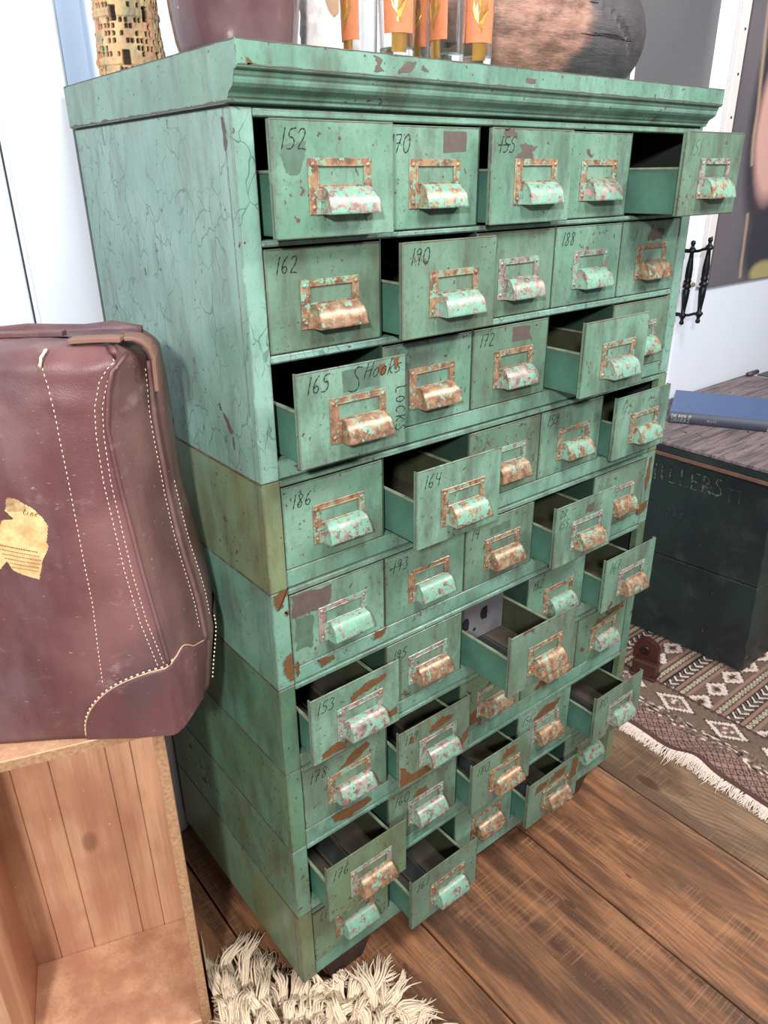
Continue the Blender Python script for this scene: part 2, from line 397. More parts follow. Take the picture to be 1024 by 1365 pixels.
# cornice
c = MB()
prof = [(-0.029, 1.570), (-0.029, 1.5455), (-0.0275, 1.5435), (-0.0225, 1.5425), (-0.0225, 1.5385), (-0.0205, 1.537), (-0.0205, 1.5345),
        (-0.0195, 1.531), (-0.0165, 1.5275), (-0.0125, 1.5255), (-0.0085, 1.5235), (-0.0065, 1.5215), (-0.0065, 1.519), (-0.004, 1.518), (-0.004, 1.514),
        (0.004, 1.5125), (0.512, 1.5125), (0.516, 1.516), (0.516, 1.570)]
c.prism([(y, z) for y, z in prof], -0.003, W + 0.003)
co_ = c.build('cornice', M['green_a'], cab); co_['label'] = 'moulded green cornice with rusty edges'
bv = co_.modifiers.new('b', 'BEVEL'); bv.width = 0.0012; bv.segments = 2; bv.limit_method = 'ANGLE'
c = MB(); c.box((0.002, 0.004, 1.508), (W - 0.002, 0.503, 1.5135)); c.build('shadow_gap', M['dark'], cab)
# feet
for (x, y) in ((0.80, 0.03), (0.105, 0.03), (0.80, 0.40), (0.105, 0.40)):
    f = MB(); vs = [(x + a * s, y + b * s + d, z) for z, s, d in ((0.0, 0.7, 0.0), (0.0585, 1.0, 0.0)) for a, b in ((-0.055, -0.028), (0.055, -0.028), (0.055, 0.04), (-0.055, 0.04))]
    f.add(vs, [(3, 2, 1, 0), (4, 5, 6, 7), (0, 1, 5, 4), (1, 2, 6, 5), (2, 3, 7, 6), (3, 0, 4, 7)])
    f.build('foot', M['foot'], cab)

# ---- drawers: shared meshes
DW, DH = PIT - 0.004, 0.1255
fm = MB(); fm.bbox((0, 0, 0), (DW, 0.0035, DH), 0.0012)
fm.bbox((0.0005, 0.0035, 0.0005), (0.003, 0.009, DH - 0.0005), 0.0006); fm.bbox((DW - 0.003, 0.0035, 0.0005), (DW - 0.0005, 0.009, DH - 0.0005), 0.0006)
FRONT = fm.mesh('drawer_front', M['green_front']); 
FRONTB = fm.mesh('drawer_front', M['green_frontb'])
FRONTC = fm.mesh('drawer_front', M['green_low_b'])
bm_ = MB(); a, b_, dep, sh = 0.010, DW - 0.010, 0.44, 0.070
bm_.box((a, 0.006, 0.003), (a + 0.0015, dep, sh), 0); bm_.box((b_ - 0.0015, 0.006, 0.003), (b_, dep, sh), 0)
bm_.box((a + 0.0015, 0.006, 0.003), (a + 0.0020, dep - 0.002, sh), 4); bm_.box((b_ - 0.0020, 0.006, 0.003), (b_ - 0.0015, dep - 0.002, sh), 4); bm_.box((a, dep - 0.002, 0.003), (b_, dep - 0.0016, sh), 4)
bm_.bbox((a - 0.002, 0.006, sh), (a + 0.004, dep, sh + 0.004), 0.0012, 1); bm_.bbox((b_ - 0.004, 0.006, sh), (b_ + 0.002, dep, sh + 0.004), 0.0012, 1)
bm_.box((a, 0.006, 0.003), (b_, dep, 0.0045), 2); bm_.box((a, dep - 0.0015, 0.003), (b_, dep, sh), 0)
bm_.box((a + 0.055, 0.02, 0.0045), (a + 0.058, dep - 0.02, 0.0075), 2); bm_.box((b_ - 0.058, 0.02, 0.0045), (b_ - 0.055, dep - 0.02, 0.0075), 2)
bm_.box((a + 0.062, 0.02, 0.0046), (b_ - 0.062, dep - 0.02, 0.0052), 3)
BOX = bm_.mesh('drawer', [M['green_in'], M['rim'], M['bottom'], M['dark'], M['inner']])
# label holder plate with window and rivets; x centre .094, z .025-.087
HX0, HX1, HZ0, HZ1 = 0.047, 0.139, 0.0255, 0.0865
def holder_mesh(mat):
    h = MB(); y0, y1 = -0.0016, 0.0002
    wx0, wx1, wz0, wz1 = HX0 + 0.014, HX1 - 0.012, 0.058, 0.0775
    h.bbox((HX0, y0, HZ0), (wx0, y1, HZ1), 0.0007); h.bbox((wx1, y0, HZ0), (HX1, y1, HZ1), 0.0007)
    h.bbox((wx0 - 0.001, y0, wz1), (wx1 + 0.001, y1, HZ1), 0.0007)
    h.bbox((wx0 - 0.001, y0 - 0.0004, wz0 - 0.003), (wx1 + 0.001, y1, wz0), 0.0006)
    h.bbox((wx0 - 0.001, y0 + 0.0006, HZ0), (wx1 + 0.001, y1, wz0 - 0.0028), 0.0004)
    # raised inner rim
    for (p, q) in (((wx0 - 0.0016, y0 - 0.0010, wz0), (wx0, y0 + 0.0004, wz1)), ((wx1, y0 - 0.0010, wz0), (wx1 + 0.0016, y0 + 0.0004, wz1)), ((wx0 - 0.0016, y0 - 0.0010, wz1), (wx1 + 0.0016, y0 + 0.0004, wz1 + 0.0016))):
        h.bbox(p, q, 0.0004)
    R_ = Matrix.Rotation(math.pi / 2, 4, 'X')
    for x, z in ((HX0 + 0.006, HZ1 - 0.007), (HX1 - 0.006, HZ1 - 0.007), (HX0 + 0.006, HZ0 + 0.008), (HX1 - 0.005, HZ0 + 0.008)):
        h.lathe([(0.0030, 0), (0.0028, 0.0008), (0.0018, 0.0016), (0.0004, 0.0020)], (x, y0, z), 12, 0, R_)
    return h.mesh('label_holder', mat)
HOLD = [holder_mesh(m) for m in M['holder']]
def pull_mesh(mat):
    h = MB(); x0, x1 = HX0 + 0.015, HX1 + 0.0005
    arc = [(-0.0012, 0.0560), (-0.0045, 0.0556), (-0.0090, 0.0532), (-0.0135, 0.0490), (-0.0172, 0.0432), (-0.0195, 0.0365), (-0.0208, 0.0290), (-0.0212, 0.0262)]
    t = 0.0012; inner = [(y + t * 1.2, z - t) for y, z in arc]; inner[-1] = (arc[-1][0] + t, arc[-1][1])
    n = len(arc)
    # flared: right end slightly wider at the bottom
    def X(i, side): return x0 - 0.0 + (0.004 * (1 - i / (n - 1)) if side == 0 else 0) if side == 0 else x1 - 0.006 * (1 - i / (n - 1))
    vs = [(X(i, 0), *arc[i]) for i in range(n)] + [(X(i, 1), *arc[i]) for i in range(n)] + [(X(i, 0) + 0.001, *inner[i]) for i in range(n)] + [(X(i, 1) - 0.001, *inner[i]) for i in range(n)]
    fs = []
    for i in range(n - 1):
        fs.append((i, i + 1, n + i + 1, n + i)); fs.append((2 * n + i, 3 * n + i, 3 * n + i + 1, 2 * n + i + 1))
    fs.append((n - 1, 3 * n - 1, 4 * n - 1, 2 * n - 1))
    h.add(vs, fs, 0, True)
    # closed end cheeks and foot flange
    for sd in (0, 1):
        xs_ = [X(i, sd) for i in range(n)]
        for off in (0,):
            base = [(xs_[i] + (0.0004 if sd == 0 else -0.0004), *arc[i]) for i in range(n)] + [(xs_[-1] + (-0.001 if sd == 0 else 0.001), -0.0008, arc[-1][1])]
            b2 = [(x + (0.001 if sd == 0 else -0.001), y, z) for x, y, z in base]
            k = len(base)
            h.add(base + b2, [tuple(range(k)), tuple(range(k, 2 * k))[::-1]] + [(i, (i + 1) % k, (i + 1) % k + k, i + k) for i in range(k)], 0)
    h.bbox((x0 - 0.006, -0.0030, 0.0258), (x0 + 0.002, -0.0012, 0.044), 0.0006)
    return h.mesh('cup_pull', mat)
PULL = [pull_mesh(m) for m in M['pull']]

# stroke font for the hand-written numbers and words (unit height)
GL = {
 '0': [[(.3,1),(.08,.8),(.02,.4),(.15,.05),(.35,0),(.5,.25),(.52,.65),(.42,.95),(.3,1)]],
 '1': [[(.25,1),(.2,.5),(.15,0)]],
 '2': [[(.05,.8),(.2,1),(.42,.95),(.45,.7),(.25,.35),(.03,.04),(.3,.08),(.55,.02)]],
 '3': [[(.05,.9),(.3,1),(.45,.8),(.2,.55),(.45,.4),(.42,.1),(.15,0),(.02,.12)]],
 '4': [[(.12,1),(.05,.5),(.5,.52)],[(.48,.95),(.42,.4),(.4,0)]],
 '5': [[(.5,1),(.15,.95),(.1,.58),(.38,.58),(.48,.3),(.3,.03),(.03,.06)]],
 '6': [[(.4,1),(.15,.7),(.05,.3),(.2,.02),(.42,.12),(.42,.4),(.2,.45),(.06,.25)]],
 '7': [[(.03,.95),(.5,1),(.3,.5),(.18,0)],[(.12,.5),(.42,.55)]],
 '8': [[(.42,.85),(.2,1),(.1,.78),(.3,.52),(.42,.22),(.22,0),(.05,.18),(.2,.45),(.42,.72),(.42,.85)]],
 '9': [[(.42,.85),(.2,1),(.05,.75),(.22,.55),(.42,.75),(.42,.85),(.36,.4),(.3,0)]],
 'D': [[(.1,1),(.05,0)],[(.02,.98),(.35,.9),(.5,.5),(.35,.1),(.03,0)]],
 'R': [[(.08,1),(.05,0)],[(.05,.98),(.4,.9),(.38,.6),(.06,.5),(.3,.3),(.5,0)]],
 'S': [[(.5,.95),(.2,1),(.1,.75),(.4,.45),(.42,.12),(.15,0),(-.1,.1)]],
 'H': [[(.08,1),(.02,0)],[(.5,1),(.42,0)],[(.0,.5),(.55,.55)]],
 'O': [[(.3,.95),(.08,.75),(.05,.3),(.25,.02),(.48,.25),(.5,.7),(.3,.95)]],
 'o': [[(.3,.6),(.08,.45),(.08,.15),(.28,.02),(.45,.2),(.42,.5),(.3,.6)]],
 'L': [[(.1,1),(.05,.03),(.5,.06)]],
 'C': [[(.5,.85),(.3,1),(.08,.7),(.06,.3),(.25,.02),(.5,.15)]],
 'c': [[(.42,.5),(.25,.6),(.08,.35),(.15,.05),(.42,.1)]],
 'K': [[(.1,1),(.05,0)],[(.5,.95),(.08,.45),(.5,0)]],
 'k': [[(.1,1),(.06,0)],[(.42,.6),(.08,.3),(.45,0)]],
 's': [[(.42,.55),(.2,.6),(.12,.42),(.38,.25),(.3,.02),(.05,.05)]],
 'T': [[(.0,1),(.55,1)],[(.28,1),(.24,0)]], '-': [[(.0,.5),(.5,.52)]], ' ': [], 'l': [[(.12,1),(.1,.05),(.25,.02)]],
 'i': [[(.12,.6),(.1,0)],[(.13,.8),(.13,.84)]], 'n': [[(.06,.6),(.05,0)],[(.06,.4),(.25,.6),(.38,.4),(.38,0)]], 'e': [[(.08,.32),(.4,.38),(.3,.6),(.1,.45),(.1,.12),(.3,0),(.45,.1)]],
 'B': [[(.05,1),(.05,0)],[(.05,1),(.4,.9),(.38,.58),(.05,.52),(.45,.42),(.45,.1),(.05,0)]], 'A': [[(0,0),(.28,1),(.55,0)],[(.1,.35),(.45,.35)]],
 'E': [[(.5,1),(.05,1),(.05,0),(.5,0)],[(.05,.5),(.4,.5)]], 'I': [[(.2,1),(.2,0)]], 'F': [[(.5,1),(.05,1),(.05,0)],[(.05,.5),(.4,.5)]],
}
def ribbon(mb, pts, w, y, frame):
    # flat ribbon following pts in a plane; frame maps (u, v, out) to xyz
    n = len(pts); L = []; 
    for i in range(n):
        a_ = pts[max(i - 1, 0)]; b = pts[min(i + 1, n - 1)]; dx, dy = b[0] - a_[0], b[1] - a_[1]; l = math.hypot(dx, dy) or 1
        ww = w * (0.8 + 0.35 * math.sin(i * 1.7)) / 2
        nx, ny = -dy / l * ww, dx / l * ww
        L.append((pts[i][0] + nx, pts[i][1] + ny)); L.append((pts[i][0] - nx, pts[i][1] - ny))
    vs = [frame(u, v, y) for u, v in L]
    mb.add(vs, [(2 * i, 2 * i + 1, 2 * i + 3, 2 * i + 2) for i in range(n - 1)])
def smooth_line(p, k=3):
    for _ in range(k - 1):
        q = [p[0]]
        for i in range(len(p) - 1):
            a_, b = p[i], p[i + 1]
            q += [(a_[0] * .75 + b[0] * .25, a_[1] * .75 + b[1] * .25), (a_[0] * .25 + b[0] * .75, a_[1] * .25 + b[1] * .75)]
        q.append(p[-1]); p = q
    return p
def write(mb, text, x, z, h, w=0.0011, slant=0.18, rot=0.0, y=-0.0004, step=0.62, frame=None, hard=False):
    frame = frame or (lambda u, v, o: (u, o, v)); cu = 0; ca, sa = math.cos(rot), math.sin(rot)
    for ch in text:
        for st in GL.get(ch, []):
            pts = [((px + py * slant + cu) * h, py * h) for px, py in st]
            pts = [(x + u * ca - v * sa, z + u * sa + v * ca) for u, v in (pts if hard else smooth_line(pts))]
            ribbon(mb, pts, w, y, frame)
        cu += 0.4 if ch == '1' else (step if ch != ' ' else 0.4)
def blob(mb, pts, y=-0.0003, jag=0.0012, sub=4, seed=0, frame=None):
    frame = frame or (lambda u, v, o: (u, o, v)); rr = random.Random(seed); out = []
    n = len(pts)
    for i in range(n):
        a_, b = pts[i], pts[(i + 1) % n]
        for k in range(sub):
            t_ = k / sub; out.append((a_[0] * (1 - t_) + b[0] * t_ + rr.uniform(-jag, jag), a_[1] * (1 - t_) + b[1] * t_ + rr.uniform(-jag, jag)))
    mb.add([frame(u, v, y) for u, v in out], [tuple(range(len(out)))])

NUM = [['152', '170', '155', '', '151'], ['162', '190', '169', '188', '168'], ['165', '157', '172', '', ''],
       ['186', '164', '158', '159', '175'], ['', '193', '14', 'DR', '163'], ['153', '195', '', '182', '167'],
       ['178', '179', '174', '', ''], ['176', '160', '180', '156', '80'], ['17', '161', '', '', '18']]
FAINT = {(1, 2), (1, 4), (2, 1), (0, 4), (4, 4), (3, 4), (3, 2), (8, 4), (6, 2)}
OPEN = {(0, 0): .030, (0, 2): .0215, (0, 4): .097, (1, 1): .042, (2, 0): .053, (2, 3): .0745, (3, 1): .0735, (3, 4): .030, (4, 3): .050,
        (5, 0): .037, (5, 2): .116, (5, 4): .049, (6, 1): .0305, (7, 0): .0555, (7, 2): .041, (7, 4): .068, (8, 1): .0665, (8, 3): .043}
DROP = {(8, 0): -0.004}
patches = {  # (row, col): list of (points in drawer-front coordinates, material)
 (0, 1): [([(.107, .094), (.150, .096), (.150, .120), (.107, .120)], 'rustgrey', .0004)],
 (0, 2): [([(.045, .087), (.085, .086), (.082, .096), (.092, .103), (.055, .107), (.060, .098)], 'rustgrey', .002), ([(.02, .115), (.05, .113), (.045, .122), (.025, .123)], 'rustgrey', .002)],
 (2, 2): [([(.088, .098), (.135, .096), (.128, .106), (.130, .119), (.088, .121)], 'rustgrey', .0008)],
 (2, 0): [([(.070, .091), (.128, .092), (.126, .119), (.068, .119)], 'grime', .0006), ([(.128, .118), (.140, .118), (.140, .105), (.130, .104)], 'rustpatch', .0014), ([(.152, .123), (.163, .123), (.160, .108), (.155, .108)], 'rustpatch', .0014)],
 (1, 4): [([(.075, .092), (.12, .092), (.125, .112), (.08, .114)], 'rustgrey', .003)],
 (4, 0): [([(.004, .088), (.070, .086), (.076, .120), (.004, .122)], 'rustgrey', .003), ([(.006, .03), (.034, .025), (.04, .08), (.006, .085)], 'grime', .003)],
 (4, 2): [([(.06, .092), (.11, .092), (.11, .108), (.06, .108)], 'grime', .002)],
 (4, 3): [([(.086, .093), (.112, .092), (.110, .110), (.088, .109)], 'rustgrey', .002)],
 (5, 0): [([(.072, .086), (.100, .094), (.140, .100), (.148, .110), (.110, .112), (.078, .104)], 'rustpatch', .002), ([(.015, .006), (.06, .004), (.066, .018), (.045, .024), (.018, .018)], 'rustpatch', .002), ([(.135, .015), (.17, .018), (.168, .034), (.14, .03)], 'rustpatch', .002)],
 (6, 1): [([(.072, .091), (.118, .094), (.135, .105), (.10, .113), (.075, .104)], 'rustpatch', .002), ([(.002, .002), (.13, .002), (.172, .03), (.172, .055), (.145, .03), (.09, .022), (.03, .02), (.012, .045), (.003, .05)], 'rustpatch', .002), ([(.022, .093), (.034, .09), (.036, .105), (.026, .108)], 'rustpatch', .002)],
 (6, 0): [([(.07, .09), (.11, .09), (.14, .107), (.13, .118), (.10, .112)], 'rustpatch', .002)],
 (6, 2): [([(.07, .09), (.14, .09), (.15, .11), (.12, .12), (.09, .11)], 'rustpatch', .002), ([(.01, .01), (.06, .02), (.05, .05), (.02, .04)], 'rustpatch', .002)],
 (6, 3): [([(.05, .09), (.13, .09), (.14, .112), (.07, .118)], 'rustpatch', .003), ([(.04, .005), (.12, .003), (.12, .02), (.06, .022)], 'rustpatch', .003)],
 (7, 3): [([(.04, .088), (.12, .09), (.14, .112), (.08, .115)], 'rustpatch', .003)],
 (6, 4): [([(.11, .095), (.16, .095), (.165, .118), (.12, .115)], 'rustpatch', .004), ([(.05, .087), (.10, .09), (.12, .1), (.07, .1)], 'rustpatch', .002)],
 (8, 3): [([(.02, .09), (.06, .092), (.065, .11), (.03, .112)], 'rustpatch', .003), ([(.07, .095), (.12, .092), (.13, .112), (.085, .117)], 'rustpatch', .003), ([(.14, .06), (.165, .06), (.168, .118), (.15, .12)], 'rustpatch', .004)],
 (7, 2): [([(.08, .095), (.12, .092), (.13, .112), (.1, .118)], 'rustpatch', .003)],
 (7, 1): [([(.06, .088), (.10, .09), (.09, .104), (.065, .1)], 'rustpatch', .003)],
 (0, 0): [([(.020, .070), (.034, .068), (.044, .088), (.046, .104), (.016, .098), (.012, .084)], 'grime', .002)],
}
rp = random.Random(3)
for r in range(9):
    for cidx in range(5):
        e = OPEN.get((r, cidx), 0.0)
        x = PO + cidx * PIT + 0.002; zt = TOPZ[r] - 0.0005
        d = bpy.data.objects.new('drawer', BOX); COL.objects.link(d); d.parent = cab
        ytop = -e if e else 0.0008
        d.location = (x, ytop, zt - DH + DROP.get((r, cidx), 0))
        if e: d['label'] = 'pulled-open drawer' + (' numbered ' + NUM[r][cidx] if NUM[r][cidx] and NUM[r][cidx] != 'DR' else '')
        fr = bpy.data.objects.new('drawer_front', rp.choice([FRONT, FRONT, FRONTB]) if r < 6 else rp.choice([FRONTB, FRONT, FRONTC])); COL.objects.link(fr); fr.parent = d
        ho = bpy.data.objects.new('label_holder', rp.choice(HOLD)); COL.objects.link(ho); ho.parent = d
        pu = bpy.data.objects.new('cup_pull', rp.choice(PULL)); COL.objects.link(pu); pu.parent = d
        if (r, cidx) == (1, 0): pu.data = PULL[2]
        if (r, cidx) == (2, 0): pu.data = PULL[2]; ho.data = HOLD[2]
        num = NUM[r][cidx]
        if num:
            mb = MB(); faint = (r, cidx) in FAINT
            if num == 'DR':
                write(mb, 'DR', 0.010, 0.103, 0.016); write(mb, '-', 0.042, 0.103, 0.02); write(mb, '155', 0.008, 0.080, 0.017)
            else:
                write(mb, num, 0.010 + rp.uniform(-.001, .003), 0.093 + rp.uniform(-.003, .004), 0.021 + rp.uniform(-.002, .003), 0.0016 if not faint else 0.0011)
            if num in ('193', '155'): 
                write(mb, '-', 0.006, 0.0785, 0.05, 0.0018)
            if num == '165':
                m2 = MB(); write(m2, 'S', 0.080, 0.089, 0.032, 0.0018); write(m2, 'Hooks', 0.102, 0.102, 0.021, 0.0016, 0.4, 0.02); m2.build('lettering', M['ink'], d)['label'] = 'handwritten S Hooks'
                m2 = MB(); write(m2, 'LOCKS', 0.156, 0.084, 0.017, 0.0016, 0.0, -math.pi / 2, step=0.8); m2.build('lettering', M['ink'], d)['label'] = 'handwritten Locks running down the side'
            if num == '190': pass
            nb = mb.build('number', M['inkfaint'] if faint else M['ink'], d)
            nb['label'] = 'handwritten number ' + (num if num != 'DR' else 'DR 155')
        for k, (pts, mk, jag) in enumerate(patches.get((r, cidx), [])):
            mb = MB(); blob(mb, pts, jag=jag, sub=6, seed=r * 50 + cidx * 7 + k)
            mb.build('paint_patch', M[mk], d)
# grey perforated steel plate standing in the longest open drawer
pd = MB()
y = 0.165
hx = [(0.012, y, 0.006), (0.160, y, 0.118)]
pd.bbox((0.010, y, 0.006), (0.160, y + 0.0016, 0.104), 0.0005)
dk = MB()
def disc(mb, cx, cz, rx, rz, yy, mi=1):
    vs = [(cx + rx * math.cos(a * math.pi / 12), yy, cz + rz * math.sin(a * math.pi / 12)) for a in range(24)]
    mb.add(vs, [tuple(range(24))], mi)
disc(pd, 0.055, 0.050, 0.010, 0.014, y - 0.0005); disc(pd, 0.105, 0.058, 0.010, 0.014, y - 0.0005); disc(pd, 0.080, 0.030, 0.004, 0.004, y - 0.0005)
pd.box((0.052, y - 0.0006, 0.036), (0.064, y - 0.0004, 0.052), 1); pd.box((0.108, y - 0.0006, 0.044), (0.114, y - 0.0004, 0.072), 1)
for o in [o for o in COL.objects if o.name.split('.')[0] == 'drawer' and abs(o.location.y + 0.116) < 1e-4]:
    q = pd.build('divider_plate', [M['steel'], plain('plate_hole', lin(8, 8, 10), 0.9, bump=0)], o); q['label'] = 'grey steel divider plate with punched holes'
    q.location = (0, 0, 0)
# rust flakes on the posts and rails of the case
def case_patch(pts, seed, jag=.0018, mat='rustpatch'):
    mb = MB(); blob(mb, pts, y=-0.0016, jag=jag, sub=6, seed=seed); mb.build('rust_flake', M[mat], cab)
case_patch([(.003, .898), (.027, .905), (.027, .893), (.020, .889), (.016, .874), (.008, .872), (.004, .886)], 1)
case_patch([(.019, .866), (.027, .868), (.026, .859), (.020, .859)], 2)
case_patch([(.012, .784), (.024, .795), (.027, .775), (.026, .745), (.020, .742), (.010, .762)], 3)
case_patch([(.031, .772), (.037, .774), (.036, .750), (.031, .744)], 4)
case_patch([(.928, .885), (.938, .89), (.936, .83), (.928, .80), (.924, .84)], 5)
case_patch([(.905, .775), (.945, .785), (.94, .765), (.91, .755)], 6, .003)
case_patch([(.07, .761), (.10, .757), (.102, .748), (.078, .744)], 7)
case_patch([(.185, .762), (.21, .764), (.20, .748), (.18, .750)], 8)
case_patch([(.08, .428), (.16, .424), (.17, .410), (.12, .402), (.09, .41)], 9)
case_patch([(.05, 1.085), (.08, 1.09), (.06, 1.075)], 10)

def cap_patch(pts, seed, jag=.0012, mat='rustgrey', y=-.0294, sub=5):
    mb = MB(); blob(mb, pts, y=y, jag=jag, sub=sub, seed=seed); mb.build('rust_flake', M[mat], cab)
cap_patch([(.178, 1.566), (.190, 1.564), (.186, 1.558), (.191, 1.551), (.176, 1.5505), (.181, 1.558)], 21)
cap_patch([(.212, 1.551), (.224, 1.5627), (.243, 1.5647), (.233, 1.5524)], 22, .0008)
cap_patch([(.252, 1.561), (.262, 1.557), (.260, 1.554), (.250, 1.557)], 23)
cap_patch([(.440, 1.5584), (.459, 1.5577), (.458, 1.5523), (.439, 1.553)], 24, .0004)
cap_patch([(.008, 1.553), (.013, 1.552), (.016, 1.547), (.010, 1.547)], 25, mat='rustpatch')
rs = random.Random(4)
def ragged(x0, x1, z0, amp, y, seed, name='rust_edge', mat='rustgrey', side=False, n=150, down=1):
    rr_ = random.Random(seed); mb = MB(); pts = []
    for i in range(n + 1):
        t_ = x0 + (x1 - x0) * i / n; pts.append((t_, amp * (.25 + .75 * max(0, MN.noise(Vector((t_ * 40, seed, 0))) + .2) + rr_.random() * .35)))
    vs = []
    for t_, h_ in pts:
        a_ = (t_, z0); b = (t_, z0 + down * h_)
        vs += [(y, a_[0], a_[1]), (y, b[0], b[1])] if side else [(a_[0], y, a_[1]), (b[0], y, b[1])]
    mb.add(vs, [(2 * i, 2 * i + 1, 2 * i + 3, 2 * i + 2) for i in range(n)]); mb.build(name, M[mat], cab)
ragged(-.002, W + .002, 1.5697, .0016, -.0294, 31, down=-1)
ragged(-.002, W + .002, 1.5462, .0022, -.0294, 32)
ragged(-.02, .514, 1.5135, .0036, -.0034, 33, side=True)
ragged(-.028, .514, 1.5697, .0014, -.0034, 34, side=True, down=-1)
for i in range(1, 7): ragged(0.001, D - .002, ZS[i] - .0022, .0034, -.0004, 40 + i, side=True, mat='rustpatch' if i % 2 else 'rustgrey', n=110)
def side_patch(pts, seed, jag=.0015, mat='rustgrey'):
    mb = MB(); blob(mb, pts, jag=jag, sub=4, seed=seed, frame=lambda u, v, o: (-.0005, u, v)); mb.build('rust_flake', M[mat], cab)
side_patch([(.092, 1.150), (.080, 1.144), (.066, 1.128), (.070, 1.120), (.082, 1.130)], 61)
side_patch([(.100, 1.158), (.095, 1.160), (.093, 1.150), (.098, 1.150)], 62)
side_patch([(.070, 1.118), (.066, 1.118), (.064, 1.100), (.068, 1.100)], 63)
side_patch([(.020, 1.50), (.014, 1.50), (.012, 1.475), (.018, 1.465)], 64)
for k in range(26):
    y0_ = rs.uniform(.01, .42); z0_ = rs.uniform(.1, 1.45); h_ = rs.uniform(.003, .012)
    side_patch([(y0_, z0_), (y0_ + .0025, z0_ + .001), (y0_ + .002, z0_ + h_), (y0_ - .0005, z0_ + h_ * .9)], 70 + k, .0006)
# worn edge of each drawer front: a ragged strip along the top
for o in [o for o in COL.objects if o.name.split('.')[0] == 'drawer']:
    mb = MB(); sd = int(abs(o.location.x * 977 + o.location.z * 1313)) ; n = 60; vs = []; rr_ = random.Random(sd)
    for i in range(n + 1):
        t_ = .001 + (DW - .002) * i / n; h_ = .0004 + .0016 * max(0, MN.noise(Vector((t_ * 60, sd, 0))) + .05) + rr_.random() * .0005
        vs += [(t_, -.0003, DH - .0010), (t_, -.0003, DH - .0010 - h_)]
    low = o.location.z < .75
    mb.add(vs, [(2 * i, 2 * i + 1, 2 * i + 3, 2 * i + 2) for i in range(n)]); mb.build('worn_edge', M['rustpatch' if low or sd % 3 == 0 else 'rustgrey'], o)

# ------------------------------------------------------------ wall things
def wpaint_mat(name, rough=0.45): return attr_mat(name, rough, 60, 0.08, 0.1)
def lerp3(a, b, t): t = max(0, min(1, t)); return tuple(a[i] * (1 - t) + b[i] * t for i in range(3))
def ell(x, z, cx, cz, rx, rz): return math.hypot((x - cx) / rx, (z - cz) / rz)
def canvas(x0, x1, z0, z1, yf, n, fn, name, label):
    mb = MB(); nx, nz = n; attr = []
    for j in range(nz + 1):
        for i in range(nx + 1):
            x = x0 + (x1 - x0) * i / nx; z = z0 + (z1 - z0) * j / nz
            mb.v.append((x, yf, z)); attr.append(fn(x, z))
    for j in range(nz):
        for i in range(nx):
            a = j * (nx + 1) + i; mb.f.append((a, a + 1, a + nx + 2, a + nx + 1)); mb.mi.append(0); mb.sm.append(False)
    k = len(mb.v)
    mb.bbox((x0, yf + 0.0004, z0), (x1, 0.5449, z1), 0.002, 1); attr += [lin(70, 68, 72)] * (len(mb.v) - k)
    o = mb.build(name, [wpaint_mat(name + '_paint'), plain(name + '_edge', lin(96, 92, 94), 0.6)], None, attr=attr)
    tag(o, label, 'painting'); return o
def p1(x, z):
    n = MN.noise(Vector((x * 3, 0, z * 2))) * 0.5 + 0.5
    c = lerp3(lin(88, 88, 92), lin(112, 112, 114), n)
    return lerp3(c, lin(128, 130, 134), (x - 1.80) / 0.05 * 0.6)
canvas(1.0, 1.853, 1.12, 2.6, 0.530, (60, 90), p1, 'grey_painting', 'plain dark grey canvas on the wall behind the charred log')
def p2(x, z):
    n = MN.noise(Vector((x * 5, 3, z * 3))) * 0.5 + 0.5
    c = lerp3(lin(84, 82, 88), lin(108, 102, 108), n)
    w = MN.noise(Vector((x * 9, 1, z * 9))) * 0.03
    dk = ell(x, z, 2.30, 1.62, 0.20, 0.40); c = lerp3(lin(58, 54, 60), c, (dk - 0.85) / 0.2)
    dk = ell(x, z, 2.46, 1.20, 0.26, 0.17); c = lerp3(lin(52, 50, 60), c, (dk - 0.8 + w) / 0.3)
    pk = ell(x, z, 2.305, 1.60, 0.15, 0.27) + w; c = lerp3(lin(206, 160, 152), c, (pk - 0.8) / 0.25)
    xs_ = 2.135 + (z - 1.7) * -0.14 if z > 1.35 else 2.195 + (1.35 - z) * 0.12
    d = abs(x - xs_ - w * 0.3); c = lerp3(lin(176, 150, 132), c, d / 0.014) if z > 1.1 and MN.noise(Vector((0, 5, z * 4))) > -0.25 else c
    ye = ell(x, z, 2.38, 1.11, 0.10, 0.04); c = lerp3(lin(164, 152, 104), c, (ye - 0.7 + w * 3) / 0.4)
    return c
canvas(2.022, 3.1, 1.088, 2.6, 0.526, (150, 200), p2, 'figure_painting', 'large dark painting with a pale pink form, right of the white metal strip')

blk = plain('black_cast_iron', lin(24, 26, 30), 0.38, 0.5, 0.1, 40)
pull = empty('door_pull', (1.855, 0.5, 1.115)); tag(pull, 'black turned iron double spindle pull on the white wall right of the cabinet', 'door handle')
def spindle(y, zc):
    mb = MB(); P_ = [(0.002, -.130), (.007, -.127), (.0075, -.120), (.005, -.116), (.0055, -.110), (.0085, -.107), (.0125, -.1), (.0125, -.097), (.0065, -.092), (.0075, -.075), (.0105, -.045), (.0115, -.020), (.0085, -.016), (.0135, -.011), (.0135, -.007), (.009, -.003), (.010, .003), (.012, .008), (.0095, .012), (.0105, .02), (.0105, .045), (.0075, .075), (.006, .092), (.0125, .097), (.0125, .1), (.0085, .107), (.0055, .110), (.005, .116), (.0075, .120), (.007, .127), (.002, .130)]
    mb.lathe(P_, (0, y - 0.5, zc), 20); return mb.build('spindle', blk, pull)
spindle(0.507, 0.0); spindle(0.452, 0.012)
